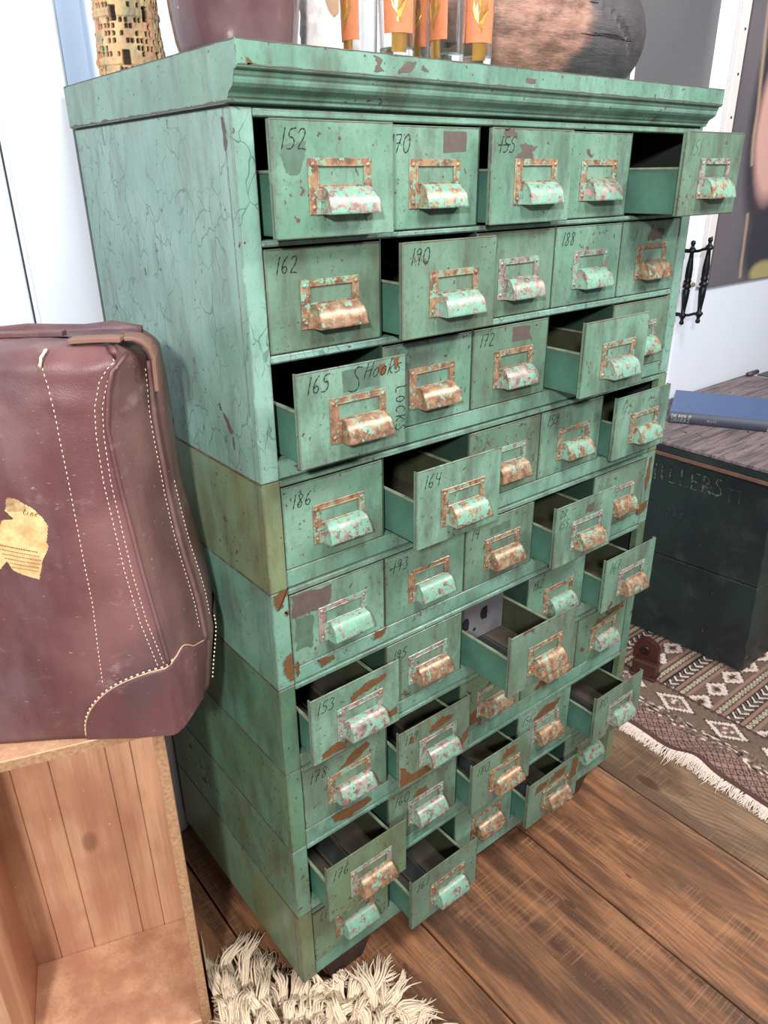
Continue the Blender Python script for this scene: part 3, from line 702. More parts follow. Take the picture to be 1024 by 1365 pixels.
for z in (-0.098, 0.098):
    mb = MB(); mb.tube([(0, 0.0, z), (0, -0.015, z + .002), (0, -0.03, z + 0.008), (0, -0.05, z + 0.012)], 0.0045, 8); mb.build('bracket', blk, pull)
    mb = MB(); mb.lathe([(0.011, 0), (0.011, .004), (.006, .01), (.006, .04)], (0, 0.045, z), 16, 0, Matrix.Rotation(math.pi / 2, 4, 'X')); mb.build('mounting_boss', blk, pull)
mb = MB(); mb.lathe([(0.009, 0), (0.009, .003), (.004, .006), (.003, .03), (.009, .036), (.006, .042)], (1.893, 0.5452, 1.108), 16, 0, Matrix.Rotation(math.pi / 2, 4, 'X'))
tag(mb.build('brass_knob', plain('brass', lin(196, 176, 130), 0.3, 0.7)), 'tiny brass knob on the wall behind the black spindle pull', 'knob')

# ------------------------------------------------------------ dark chest, book, bracket
chest = empty('wooden_chest', (1.95, 0.25, 0)); tag(chest, 'large blackish green wooden chest with worn stencilled lettering, standing partly on the patterned rug', 'chest')
def world_child(mb, name, mat, root, attr=None):
    o = mb.build(name, mat, root, attr=attr); o.matrix_parent_inverse = Matrix.Translation(-Vector(root.location)); return o
def dark_paint():
    m = NT('dark_green_chest_paint'); co = m.coord(); cs = m.coord((1, 6, 0.6))
    c = m.mix(m.ramp(m.noise(co, 4, 5), .35, .65), lin(30, 38, 42), lin(34, 52, 50))
    c = m.mix(m.math('MULTIPLY', m.ramp(m.noise(co, 11, 6, .65), .5, .75), .6), c, lin(70, 72, 74))
    ch = m.ramp(m.noise(m.coord((1, 2.5, 1)), 26, 6, .6), .70, .73)
    c = m.mix(ch, c, lin(112, 92, 84)); c = m.mix(m.math('MULTIPLY', m.edge(.005), m.ramp(m.noise(co, 30, 5), .45, .6)), c, lin(132, 104, 96))
    m.color(c); m.rough(.5); m.bump(m.noise(co, 40, 6), .4, .002); return m.m
def lid_mat():
    m = NT('weathered_lid_boards'); co = m.coord((0.7, 9, 1)); n = m.noise(co, 7, 7, .7)
    c = m.mix(m.ramp(n, .35, .65), lin(86, 76, 78), lin(142, 126, 128)); c = m.mix(m.ramp(m.noise(m.coord(), 60, 4), .6, .7), c, lin(60, 52, 54))
    m.color(c); m.rough(.65); m.bump(n, .8, .003); return m.m
DP = dark_paint(); LM = lid_mat()
def hexa(mb, bot, top, mi=0):
    mb.add(bot + top, [(3, 2, 1, 0), (4, 5, 6, 7), (0, 1, 5, 4), (1, 2, 6, 5), (2, 3, 7, 6), (3, 0, 4, 7)], mi)
mb = MB()   # two wide boards per face with a joint
zb, zm, zt = 0.012, 0.330, 0.688
def cx(z): return 1.625 - (z / 0.70) * 0.095
def cy(z): return -0.006 - (z / 0.70) * 0.02
for a, b in ((zb, zm - .0015), (zm + .0015, zt)):
    hexa(mb, [(cx(a), cy(a), a), (2.38, cy(a), a), (2.38, 0.53, a), (cx(a) - .043, 0.53, a)], [(cx(b), cy(b), b), (2.40, cy(b), b), (2.40, 0.53, b), (cx(b) - .043, 0.53, b)])
ob = world_child(mb, 'chest_body', DP, chest); bvm = ob.modifiers.new('b', 'BEVEL'); bvm.width = .003; bvm.segments = 2
mb = MB()
for z in (0.03,): pass
mb.bbox((cx(.68) - .046, cy(.68) - .012, 0.678), (2.42, 0.5325, 0.690), .002, 0)
world_child(mb, 'lid_trim', plain('rusty_trim', lin(112, 82, 72), .7, 0, .3, 40), chest)
mb = MB(); mb.bbox((1.487, -0.04, 0.690), (2.43, 0.536, 0.713), .003, 0); world_child(mb, 'lid_rim', DP, chest)
mb = MB(); ys = [-0.042, 0.148, 0.345, 0.537]
for i in range(3): mb.bbox((1.484, ys[i] + .0012, 0.7130), (2.435, ys[i + 1] - .0012, 0.7235), .0018)
world_child(mb, 'lid_boards', LM, chest)
mb = MB(); mb.tube([(2.40, 0.515, 0.731), (2.47, 0.515, 0.731)], .009, 10); mb.bbox((2.44, 0.43, 0.7235), (2.52, 0.50, 0.728), .001); world_child(mb, 'hinge', plain('old_hinge', lin(92, 76, 74), .5, .4, .2), chest)
def worn(name, c, lo):
    m = NT(name); co = m.coord(); m.color(m.mix(m.ramp(m.noise(co, 90, 5, .7), lo, lo + .12), lin(32, 42, 44), c)); m.rough(.6); return m.m
ghost = worn('worn_white_stencil', lin(104, 110, 108), .44); ghost2 = worn('faint_stencil', lin(64, 72, 74), .42)
def cf(u, v, o):
    return (cx(v) - .0802 * (u - cy(v)) - 0.0014, u, v)
def stencil(text, y, z, h, w, name, mat, gap=0.5):
    for i, ch in enumerate(text):
        if ch == ' ': continue
        mb = MB()
        write(mb, ch, 0, 0, h, w, 0.0, 0, 0, frame=lambda u, v, o: cf(y - (u + i * h * gap * 1.25) , z + v - 0.0 * i, o), hard=True)
        world_child(mb, name, mat, chest)
stencil('HILLERS', 0.345, 0.590, 0.052, 0.006, 'stencil_letter', ghost, 0.52)
stencil('TT', 0.105, 0.583, 0.040, 0.003, 'stencil_letter', ghost2, 0.55)
stencil('L BAKER', 0.318, 0.478, 0.026, 0.0035, 'stencil_letter', ghost2, 0.62)

def interp(tab, z):
    if z <= tab[0][0]: return tab[0][1]
    for (a, va), (b, vb) in zip(tab, tab[1:]):
        if z <= b: return va + (vb - va) * (z - a) / (b - a)
    return tab[-1][1]
P_ = [(1.6590, .3885), (1.7915, .1420), (2.026, .262), (1.8995, .515)]
def quadbox(mb, q, z0, z1, mi=0): hexa(mb, [(*p, z0) for p in q], [(*p, z1) for p in q], mi)
ctr = Vector((sum(p[0] for p in P_) / 4, sum(p[1] for p in P_) / 4))
bk = empty('book', (ctr.x, ctr.y, 0.7237)); tag(bk, 'thick blue hardback book lying flat on the weathered chest lid', 'book')
blue = plain('blue_cloth_cover', lin(76, 100, 142), .5, 0, .1, 60); spine = plain('slate_spine', lin(66, 72, 88), .5, 0, .1, 60)
mb = MB(); quadbox(mb, P_, .7237, .7265); quadbox(mb, P_, .7565, .7595); o = world_child(mb, 'cover', blue, bk)
sh_ = [tuple(ctr + (Vector(p) - ctr) * .965) for p in P_]; mb = MB(); quadbox(mb, sh_, .7265, .7565); world_child(mb, 'pages', plain('pages', lin(214, 206, 190), .8), bk)
e1 = Vector(P_[1]) - Vector(P_[0]); nrm = Vector((-e1.y, e1.x)).normalized(); nrm = -nrm if nrm.dot(ctr - Vector(P_[0])) > 0 else nrm
mb = MB(); a0, b0 = Vector(P_[0]), Vector(P_[1]); prof = prof_sp = [(.7237, 0), (.727, .004), (.7415, .0065), (.756, .004), (.7595, 0)]
vs = []
for q in (a0, b0):
    for z, o_ in prof: v = q + nrm * o_; vs.append((v.x, v.y, z))
mb.add(vs, [(i, i + 1, i + 6, i + 5) for i in range(4)], 0, True); mb.add(vs, [(0, 1, 2, 3, 4), (9, 8, 7, 6, 5)]); world_child(mb, 'spine', spine, bk)
ed = (b0 - a0).normalized()
def bf(u, v, o):
    p = a0 + ed * u + nrm * (interp([(z_, o_) for z_, o_ in prof_sp], v) + .0006); return (p.x, p.y, v)
silver = plain('silver_lettering', lin(190, 190, 186), .4, .3)
GL['h'] = [[(.08, 1), (.05, 0)], [(.06, .4), (.25, .6), (.38, .4), (.38, 0)]]
for txt, u0, z0, h, st in (('THE BOOK OF', .006, .7445, .0085, .72), ('SHARKS', .006, .7295, .0125, .78), ('ELLIS', .112, .7370, .0070, .75)):
    mb = MB(); write(mb, txt, u0, z0, h, .0013 if h > .008 else .001, 0, 0, 0, step=st, frame=bf, hard=True); world_child(mb, 'spine_title', silver, bk)

iron = plain('rust_brown_iron', lin(82, 48, 42), .38, .3, .2, 25)
br = empty('iron_bracket', (1.39, .19, 0.0085)); br.scale = (1.2, 1.2, 1.15); tag(br, 'rust-brown rounded metal bracket with a hole, on the floor between cabinet and dark chest', 'bracket')
mb = MB(); cs = [(.032 * math.cos(a * math.pi / 12), .075 + .032 * math.sin(a * math.pi / 12)) for a in range(13)]
prof = [(.032, .045)] + cs + [(-.032, .045)]
mb.prism([(x, z) for x, z in prof], -.009, .009); o = mb.build('rounded_plate', iron, br); o.modifiers.new('b', 'BEVEL').width = .003
mb = MB(); mb.lathe([(.013, 0), (.013, .003), (.009, .005), (.006, .0035)], (-.009, .002, .076), 20, 0, Matrix.Rotation(-math.pi / 2, 4, 'Y')); mb.build('bolt', plain('bolt_dark', lin(46, 34, 34), .4, .4), br)
mb = MB(); mb.bbox((-.024, -.036, .0), (.012, .026, .047), .004); mb.bbox((-.030, -.040, .0), (.016, .030, .008), .003); mb.build('base_block', iron, br)
br.rotation_euler.z = math.radians(12)

# ------------------------------------------------------------ patterned rug
CR, PK, DB, BK, TN, OL = lin(214, 198, 186), lin(154, 118, 104), lin(76, 50, 48), lin(30, 26, 32), lin(132, 108, 92), lin(104, 90, 72)
def rugcol(x, y):
    n = MN.noise(Vector((x * 90, y * 90, 0))); u = x - 1.145
    if u < .022: return lerp3(DB, lin(92, 62, 58), n * .5 + .5)
    if u < .095:
        a = (u - .022) / .0245; b = y / .0245 ; d1 = abs(((a + b) % 1) - .5) * 2; d2 = abs(((a - b) % 1) - .5) * 2
        c = PK if (int(math.floor(a + b)) + int(math.floor(a - b))) % 2 else lin(148, 122, 110)
        if d1 > .80 or d2 > .80: c = DB
        if d1 < .34 and d2 < .34 and int(math.floor(a + b)) % 2 == 0: c = BK
        return lerp3(c, DB, max(0, n) * .5)
    if u < .142:
        k = MN.noise(Vector((x * 60, y * 160, 2))); k2 = MN.noise(Vector((x * 140, y * 60, 5)))
        c = TN if k > 0 else lin(96, 76, 68)
        if k2 > .32: c = CR
        if k2 < -.36: c = BK
        return c
    if u < .232 + .004 * math.sin(y * 300):     # medallion band along y
        per = .16; t_ = ((y + .035) % per) / per - .5; w = (u - .187) / .045
        dd = abs(t_) * 2 * 1.15 + abs(w) * .95 + .10 * math.sin(y * 700) * .5 + n * .06
        if dd < .38: return lerp3(PK, DB, .3 + n) if n > -.2 else CR
        if dd < .62: return TN if (int(y * 300) + int(u * 300)) % 3 else BK
        if dd < .90: return CR
        if dd < 1.02: return DB
        return lin(118, 94, 82) if n > 0 else OL
    if u < .243: return DB
    # field: stripes along x, period .205, medallion rows at y=0
    yy = ((y + .102) % .205) - .102; ay = abs(yy)
    if ay < .034:
        t_ = ((x - 1.35) % .092) / .092 - .5
        dd = abs(t_) * 2 * .9 + ay / .034 * .8 + .07 * math.sin(x * 500) + n * .06
        if dd < .28: return DB
        if dd < .5: return PK if n > -.1 else CR
        if dd < .86: return CR
        if dd < 1.0: return DB
        return lin(110, 88, 78)
    if ay < .046: return lerp3(PK, TN, n + .5)
    if ay < .050: return DB
    if ay < .066:
        t_ = ((x) % .018) / .018 - .5; dd = math.hypot(t_ * 2, (ay - .058) / .008); return (lin(190, 180, 160) if .35 < dd < .85 else OL)
    if ay < .070: return DB
    if ay < .082: return lerp3(PK, TN, n + .5)
    t_ = ((x + (ay - .092) * (1 if ay < .1025 else -1) * .8) % .026) / .026
    tt = ((x - abs(yy - math.copysign(.1025, yy)) * 1.0) % .028) / .028
    if ay > .086: return CR if tt < .32 else (BK if tt < .55 else (TN if tt < .7 else BK))
    return BK
rm = MB(); attr = []
nx, ny = 330, 420; X0, X1, Y0, Y1 = 1.145, 2.3, -1.15, 0.48
def rz(x, y):
    u = x - X0
    ridge = .016 * math.exp(-((y + .12 + u * .5) / .05) ** 2) * math.exp(-u / .25)
    return .0055 + ridge + .003 * math.sin(y * 14) * math.exp(-u / .15) * .5 + .0015
def wob(x, y):
    u = x - X0; return (.012 * math.exp(-((y + .115) / .045) ** 2) + .004 * math.sin(y * 23)) * math.exp(-u / .2)
for j in range(ny + 1):
    for i in range(nx + 1):
        fx = i / nx; x = X0 + (X1 - X0) * (fx ** 1.25); y = Y0 + (Y1 - Y0) * j / ny
        if x > 1.6 and y > -0.03: zz = .006
        else: zz = rz(x, y)
        rm.v.append((x + wob(x, y), y, zz)); attr.append(rugcol(x, y))
for j in range(ny):
    for i in range(nx):
        a = j * (nx + 1) + i; rm.f.append((a, a + 1, a + nx + 2, a + nx + 1)); rm.mi.append(0); rm.sm.append(True)
rug = rm.build('patterned_rug', attr_mat('rug_wool', .95, 260, .25, .5, .0015), None, attr=attr)
rug.modifiers.new('s', 'SOLIDIFY').thickness = .004
tag(rug, 'brown and cream tribal patterned rug with a short cream fringe on the floor', 'rug')
fr = MB(); rr = random.Random(5)
for k in range(1500):
    y = Y0 + (Y1 - Y0) * rr.random()
    if y > .45: continue
    x = X0 + wob(X0, y) + .002; z = rz(X0, y); L = rr.uniform(.026, .042); dy = rr.uniform(-.012, .012)
    if rr.random() < .01: L *= 1.8
    pts = [(x, y, z), (x - L * .35, y + dy * .3, z * .9 + .002), (x - L * .7, y + dy * .7, max(.003, z * .5)), (x - L, y + dy * 1.3, .0025)]
    fr.tube(pts, [.0015, .0016, .0013, .0006], 4, caps=False)
fo = fr.build('fringe', plain('cream_cotton', lin(216, 200, 188), .9, 0, .12, 200), rug); fo['kind'] = 'stuff'

# ------------------------------------------------------------ cream tasselled rug in front
tr = empty('tasselled_rug', (0.02, -0.2, 0)); tag(tr, 'cream wool rug end with long shaggy knotted tassels on the floor before the cabinet', 'rug')
wool = plain('cream_wool', lin(222, 202, 178), .95, 0, .14, 60); 
ts = MB(); rr = random.Random(11)
# edge of the rug (where the tassels are tied), from behind the crate corner round to the right
edge = [(-.115, .135), (-.10, .08), (-.06, .035), (-.01, -.005), (.04, -.04), (.085, -.085), (.10, -.145), (.105, -.22)]
tips = [(-.083, .262), (-.055, .200), (-.016, .135), (.035, .055), (.095, .018), (.150, -.012), (.172, -.095), (.178, -.18)]
def along(P, t):
    t *= len(P) - 1; i = min(int(t), len(P) - 2); f = t - i; return Vector((P[i][0] * (1 - f) + P[i + 1][0] * f, P[i][1] * (1 - f) + P[i + 1][1] * f))
NT_ = 46
for row, (back, lift, n_) in enumerate(((0.0, .0, NT_), (.055, .016, 38), (.11, .022, 34))):
    for k in range(n_):
        t_ = (k + rr.uniform(-.3, .3)) / (n_ - 1); t_ = max(0, min(1, t_))
        a_ = along(edge, t_); b_2 = along(tips, t_); dirv = (b_2 - a_); L = dirv.length * rr.uniform(.75, 1.12); dirv.normalize()
        side = Vector((-dirv.y, dirv.x)); a_ = a_ - dirv * back
        if row: L *= .85
        dirv = (dirv + side * rr.uniform(-.6, .6)).normalized(); side = Vector((-dirv.y, dirv.x))
        curl = rr.uniform(-1, 1) * .03; hump = rr.uniform(.008, .03) + lift; tipup = rr.random() < .15
        tw = rr.uniform(0, 6)
        for sidx in range(17):
            off = rr.gauss(0, .0038); ofz = abs(rr.gauss(0, .0035)); fl_ = rr.gauss(0, .008); ph = rr.uniform(0, 6.3); pts = []; ls = L * rr.uniform(.75, 1.08)
            for q_ in range(9):
                f = q_ / 8; p = a_ + dirv * (ls * f) + side * (off * (1 + f * .6) + curl * f * f + fl_ * f ** 3 + .0030 * math.sin(ph * .3 + tw + f * 9))
                z = .006 + ofz + hump * math.sin(math.pi * min(1, f * 1.05)) * .9 + (.03 * f * f if tipup else 0) + lift * (1 - f)
                dc = Vector((p.x + .155, p.y - .08)); lx = dc.x * -.951 + dc.y * .309; ly = dc.x * .309 + dc.y * .951
                if lx > -.006 and ly > -.006:
                    if lx < ly: p = p - Vector((-.951, .309)) * (lx + .006)
                    else: p = p - Vector((.309, .951)) * (ly + .006)
                if .035 < p.x < .175 and -.008 < p.y < .09: p = Vector((p.x, -.009 - .02 * rr.random()))
                pts.append((p.x, p.y, max(.002, z)))
            ts.tube(pts, [.0023, .0024, .0023, .0022, .0021, .0019, .0016, .0012, .0005], 4, caps=False)
o = world_child(ts, 'tassels', wool, tr); o['kind'] = 'stuff'
mb = MB(); cx_, cy_ = 0, 0
base = [(-.13, .06), (-.10, .06), (-.06, .03), (-.01, -.01), (.04, -.045), (.08, -.09), (.105, -.14), (.12, -.22), (.03, -.95), (-.72, -.78), (-.52, .0), (-.30, -.02)]
n = len(base); mb.add([(*p, .002) for p in base] + [(*p, .012) for p in base], [tuple(range(n))[::-1], tuple(range(n, 2 * n))] + [(i, (i + 1) % n, (i + 1) % n + n, i + n) for i in range(n)])
world_child(mb, 'woven_edge', wool, tr)

# ------------------------------------------------------------ pine crate
def pine():
    m = NT('pine_boards'); g = m.n('ShaderNodeNewGeometry'); rnd = g.outputs['Random Per Island']
    tc = m.n('ShaderNodeTexCoord'); off = m.n('ShaderNodeCombineXYZ'); m.l(m.math('MULTIPLY', rnd, 30.), off.inputs[0]); m.l(m.math('MULTIPLY', rnd, 17.), off.inputs[2])
    ad = m.n('ShaderNodeVectorMath', operation='ADD'); m.l(tc.outputs['Object'], ad.inputs[0]); m.l(off.outputs[0], ad.inputs[1])
    def mp(s): q = m.n('ShaderNodeMapping'); q.inputs['Scale'].default_value = s; m.l(ad.outputs[0], q.inputs[0]); return q.outputs[0]
    st = m.noise(mp((7, 7, .7)), 3, 5, .6); fine = m.noise(mp((60, 60, 2)), 3, 4, .6)
    c = m.mix(m.ramp(st, .3, .7), lin(192, 136, 98), lin(218, 168, 126)); c = m.mix(m.math('MULTIPLY', m.ramp(fine, .4, .8), .35), c, lin(140, 92, 62))
    c = m.mix(m.math('MULTIPLY', m.ramp(m.noise(mp((2, 2, 1)), 4, 4), .45, .65), .6), c, lin(172, 108, 74))
    vo = m.n('ShaderNodeTexVoronoi', feature='F1'); vo.inputs['Scale'].default_value = 6; m.l(mp((1, 1, .6)), vo.inputs['Vector'])
    c = m.mix(m.math('MULTIPLY', m.math('SUBTRACT', 1.0, m.ramp(m.math('ADD', vo.outputs['Distance'], m.math('MULTIPLY', st, .12)), .10, .17)), .55), c, lin(112, 66, 46))
    sp = m.ramp(m.noise(mp((1, 1, 1)), 90, 2), .76, .78); c = m.mix(m.math('MULTIPLY', sp, .7), c, lin(224, 214, 206))
    hs = m.n('ShaderNodeHueSaturation'); m.l(c, hs.inputs['Color']); hs.inputs['Saturation'].default_value = .88; c = hs.outputs[0]
    m.color(c); m.rough(.42); m.bump(fine, .25, .0008); return m.m
PM = pine(); PE = plain('worn_pine_edge', lin(164, 128, 96), .6, 0, .36, 160, .4)
th = math.radians(18)
crate = empty('pine_crate', (-.155, .08, 0), math.pi - th); tag(crate, 'tall open-fronted pine crate standing on end under the leather case', 'crate')
# local x to the left along the front (world direction (-cos, sin)), local y points to the viewer (so back is -y)
CH = 0.704; CW = .325; CD = .225; T = .017
def cb(a, b, name, mat=PM): mb = MB(); mb.bbox(a, b, .0014); return mb.build(name, mat, crate)
cb((0, -CD, .0), (T, 0, CH), 'side_board', PM); cb((CW - T, -CD, 0), (CW, 0, CH), 'side_board')
e_ = MB(); e_.bbox((.0004, -.0003, .0), (T - .0004, .0012, CH), .0008); e_.build('worn_edge', PE, crate); e_ = MB(); e_.bbox((0, -.0003, CH - T), (CW, .0012, CH - .0005), .0008); e_.build('worn_edge', PE, crate)
cb((T, -CD, .003), (CW - T, 0, .003 + T), 'bottom_board'); cb((T, -CD, CH - T), (CW - T, 0, CH), 'top_board')
xs_ = [.001, .062, .105, .20, .262, CW - .001]
for i in range(5): cb((xs_[i] + .0004, -CD - .008, .0), (xs_[i + 1] - .0004, -CD - .0003, CH), 'back_board')

# ------------------------------------------------------------ leather case
B0 = Vector((-.1466, .0424)); RS = Vector((.821, -.571)); QS = Vector((.571, .821)); ZB, ZT = .7055, 1.258
SC = [(.70, .0), (.828, .004), (.976, -.012), (1.10, -.022), (1.17, -.025), (1.215, -.016), (1.25, -.004), (1.268, .0)]
SE = [(.70, .028), (.80, .042), (.87, .040), (.95, .028), (1.05, .018), (1.17, .020), (1.24, .020), (1.268, .008)]
DEP = [(.70, .17), (.80, .20), (.95, .19), (1.1, .175), (1.2, .165), (1.268, .14)]
def bulge(t, z):
    f = max(0, min(1, (z - ZB) / (ZT - ZB))); g = math.sin(math.pi * f) ** .6 * .009
    x = min(1, -t / .06) if t < 0 else 0
    g *= x * x * (3 - 2 * x)
    n = MN.noise(Vector((t * 9, 0, z * 7))) * .004 + MN.noise(Vector((t * 30, 4, z * 20))) * .0012
    pk = 0
    if z > 1.17: pk = MN.noise(Vector((t * 26, 1, z * 38))) * .006 * min(1, (z - 1.17) / .05) * (1 - max(0, (z - 1.25) / .018))
    return g + n * x + pk * x
def outline(t, z, off=0.0):
    """t<0: along the front, leftwards from the corner; 0..D: round the end; then the rear"""
    D_ = interp(DEP, z); sc_, se_ = interp(SC, z), interp(SE, z)
    if t <= 0:
        s, q = sc_ + t, -bulge(t, z)
        if t > -.012: q += ((t + .012) / .012) ** 2 * .004
    elif t <= D_:
        f = t / D_; s = sc_ + (se_ - sc_) * min(1, f / .62) ** .85 - max(0, f - .55) ** 2 * .30 * (se_ + .06) * 1.4; q = .004 + t
        groove = .0045 * math.exp(-((f - .50) / .025) ** 2); s -= groove
        s += MN.noise(Vector((t * 14, 2, z * 9))) * .003 * math.sin(math.pi * f)
        if f < .06: s -= .002 * math.sin(math.pi * f / .06)
    else:
        s, q = sc_ - (t - D_) - .3 * .35 * (se_ + .06) * 0 , .004 + D_ + .004
        s = (sc_ + (se_ - sc_) - .45 ** 2 * .30 * (se_ + .06) * 1.4) - (t - D_)
    # top shoulders
    if z > 1.238: 
        k = ((z - 1.238) / .020) ** 2; q = q + (.012 * k if t < 0 else 0) - (.012 * k if t > D_ else 0); s -= .010 * k if t > 0 else 0
    p = B0 + RS * s + QS * q
    if off:
        if t <= 0: nrm_ = -QS
        elif t <= D_: nrm_ = (RS * (min(1, t / .01)) - QS * (1 - min(1, t / .01))).normalized()
        else: nrm_ = QS
        p = p + nrm_ * off
    if p.x > -.006: p.x = -.006
    return p
def leather(name, a, b, c_, rough=.38):
    m = NT(name); co = m.coord(); cs = m.coord((1, 1, .45))
    c = m.mix(m.ramp(m.noise(co, 5, 5), .35, .65), a, b)
    c = m.mix(m.math('MULTIPLY', m.ramp(m.noise(cs, 9, 7, .65), .45, .72), .65), c, c_)
    c = m.mix(m.math('MULTIPLY', m.ramp(m.noise(m.coord((1, 1, .15)), 34, 5, .6), .55, .8), .3), c, lin(70, 40, 44))
    c = m.mix(m.math('MULTIPLY', m.ramp(m.noise(m.coord((1, 1, .8)), 3.3, 5, .6), .52, .66), .6), c, lin(76, 62, 72))
    c = m.mix(m.math('MULTIPLY', m.ramp(m.noise(m.coord((1, 1, 1.4)), 13, 8, .7), .56, .72), .45), c, lin(160, 128, 128))
    sc = m.ramp(m.noise(m.coord((1, 1, 3)), 70, 4, .6), .67, .72); c = m.mix(m.math('MULTIPLY', sc, .4), c, lin(200, 170, 164))
    hs = m.n('ShaderNodeHueSaturation'); m.l(c, hs.inputs['Color']); hs.inputs['Saturation'].default_value = .84; c = hs.outputs[0]
    m.color(c); m.rough(m.math('ADD', rough, m.math('MULTIPLY', m.noise(co, 20, 4), .25)))
    vo = m.n('ShaderNodeTexVoronoi'); vo.inputs['Scale'].default_value = 420; m.l(co, vo.inputs['Vector'])
    m.bump(m.math('ADD', m.math('MULTIPLY', vo.outputs['Distance'], .3), m.noise(co, 30, 6, .65)), .35, .0016); return m.m
L1 = leather('oxblood_leather', lin(98, 50, 52), lin(124, 76, 76), lin(118, 92, 102))
L2 = leather('oxblood_end_panel', lin(98, 60, 58), lin(112, 74, 70), lin(132, 100, 98), .45)
L3 = leather('tan_brown_strap', lin(122, 82, 66), lin(140, 96, 78), lin(112, 74, 62), .6)
L4 = leather('corner_leather', lin(98, 52, 56), lin(112, 62, 64), lin(126, 86, 90), .32)
bag = empty('leather_case', (-.2, .12, ZB)); tag(bag, 'old oxblood leather travel case with white stitching and torn label, on the pine crate', 'case')
ts_f = [-.62, -.5, -.4, -.33] + [-.30 + .0085 * i for i in range(36)] ; ts_f = [t for t in ts_f if t < -.0005]
mb = MB(); NZ = 74; rows = []
for j in range(NZ + 1):
    z = ZB + (ZT - ZB) * (1 - (1 - j / NZ) ** 1.15); D_ = interp(DEP, z); row = []
    tt = ts_f + [0] + [D_ * k / 34 for k in range(1, 35)] + [D_ + .04, D_ + .1, D_ + .25, D_ + .45, D_ + .6]
    for t in tt:
        p = outline(t, z); row.append(len(mb.v)); mb.v.append((p.x, p.y, z))
    rows.append(row)
nf = len(ts_f); N_ = len(rows[0])
for j in range(NZ):
    for i in range(N_ - 1):
        mb.f.append((rows[j][i], rows[j][i + 1], rows[j + 1][i + 1], rows[j + 1][i])); mb.mi.append(0 if i < nf else (1 if i < nf + 34 else 0)); mb.sm.append(True)
# top: shallow dome of rings shrinking towards the centre line
top = [Vector(mb.v[i]) for i in rows[-1]]; cen = B0 + RS * (-.25) + QS * .07
prev = rows[-1]
for k, (sh, dz) in enumerate(((.06, .003), (.2, .005), (.45, .006), (.75, .006), (.98, .006))):
    row = []
    for v in top:
        # shrink only across depth direction plus a little along
        d = Vector((v.x, v.y)) - B0; s = d.dot(RS); q = d.dot(QS); q2 = .072 + (q - .072) * (1 - sh); s2 = s - (sh * .03 if s > -.05 else 0)
        p = B0 + RS * s2 + QS * q2; row.append(len(mb.v)); mb.v.append((p.x, p.y, v.z + dz + .003 * MN.noise(Vector((s * 30, q2 * 30, 0)))))
    for i in range(N_ - 1): mb.f.append((prev[i], prev[i + 1], row[i + 1], row[i])); mb.mi.append(0); mb.sm.append(True)
    prev = row
mb.f.append(tuple(rows[0][::-1])); mb.mi.append(0); mb.sm.append(False)
world_child(mb, 'case_body', [L1, L2], bag)
# rear rim hump on the top
mb = MB(); pts = []
for k in range(16):
    s = .0 - k * .035; p = B0 + RS * s + QS * (.122 + .004 * math.sin(k * 1.3)); pts.append((p.x, p.y, 1.262 + .002 * math.sin(k * 2.1)))
mb.tube(pts, [.006] + [.0105] * 15, 10); world_child(mb, 'rear_rim', L1, bag)
def fpt(s, z, off):      # point on the front, given local s
    p = outline(s - interp(SC, z), z, off); return Vector((p.x, p.y, z))
def ept(f, z, off):      # point on the end panel, f = fraction of depth
    p = outline(f * interp(DEP, z), z, off); return Vector((p.x, p.y, z))
def resample(P, step):
    out = [P[0]]; acc = 0
    for a_, b in zip(P, P[1:]):
        d = (b - a_).length; t_ = step - acc
        while t_ <= d: out.append(a_.lerp(b, t_ / d)); t_ += step
        acc = (acc + d) % step if d else acc
    return out
def dense(P, n=6):
    out = []
    for a_, b in zip(P, P[1:]):
        for k in range(n): out.append((a_[0] + (b[0] - a_[0]) * k / n, a_[1] + (b[1] - a_[1]) * k / n))
    return out + [P[-1]]
thread = plain('cream_thread', lin(226, 212, 190), .85, 0, .1, 300)
def stitches(P, name='stitching', step=.0070, r=.0006, duty=.62):
    mb = MB(); 
    R_ = resample(P, step * .5)
    i = 0
    while i + 1 < len(R_):
        a_, b = R_[i], R_[i + 1]; mb.tube([a_, a_.lerp(b, duty * 1.5)], r, 5); i += 2
    o = world_child(mb, name, thread, bag); o['kind'] = 'stuff'; return o
F = lambda pts, off=.0007: [fpt(s, z, off) for s, z in dense(pts)]
stitches(F([(-.086, 1.244), (-.081, 1.20), (-.080, 1.105), (-.0805, 1.0), (-.081, .935), (-.089, .803)]))
dbl = [(-.002, 1.250), (-.014, 1.241), (-.026, 1.225), (-.036, 1.195), (-.040, 1.16), (-.041, 1.10), (-.034, .976), (-.026, .90), (-.012, .826)]
stitches(F(dbl)); stitches(F([(s + .0085 if i > 1 else s + .009, z - (.004 if i < 2 else 0)) for i, (s, z) in enumerate(dbl)][1:]))
# piping welt along the corner
mb = MB(); P_ = [fpt(interp(SC, z) - .002, z, .001) for z in [.826 + .01 * k for k in range(42)]]; P_ += [ept(.08, 1.246, .001), ept(.22, 1.250, .0)]
mb.tube(P_, .0026, 8); world_child(mb, 'piping', L1, bag)
mb = MB(); P_ = [ept(.47, z, .002) for z in [.80 + .012 * k for k in range(37)]]; mb.tube(P_, .0035, 8); world_child(mb, 'piping', L2, bag)
stitches([ept(.42, z, .0008) for z in [.83 + .01 * k for k in range(41)]]); stitches([ept(.60, z, .0008) for z in [.83 + .01 * k for k in range(24)]])
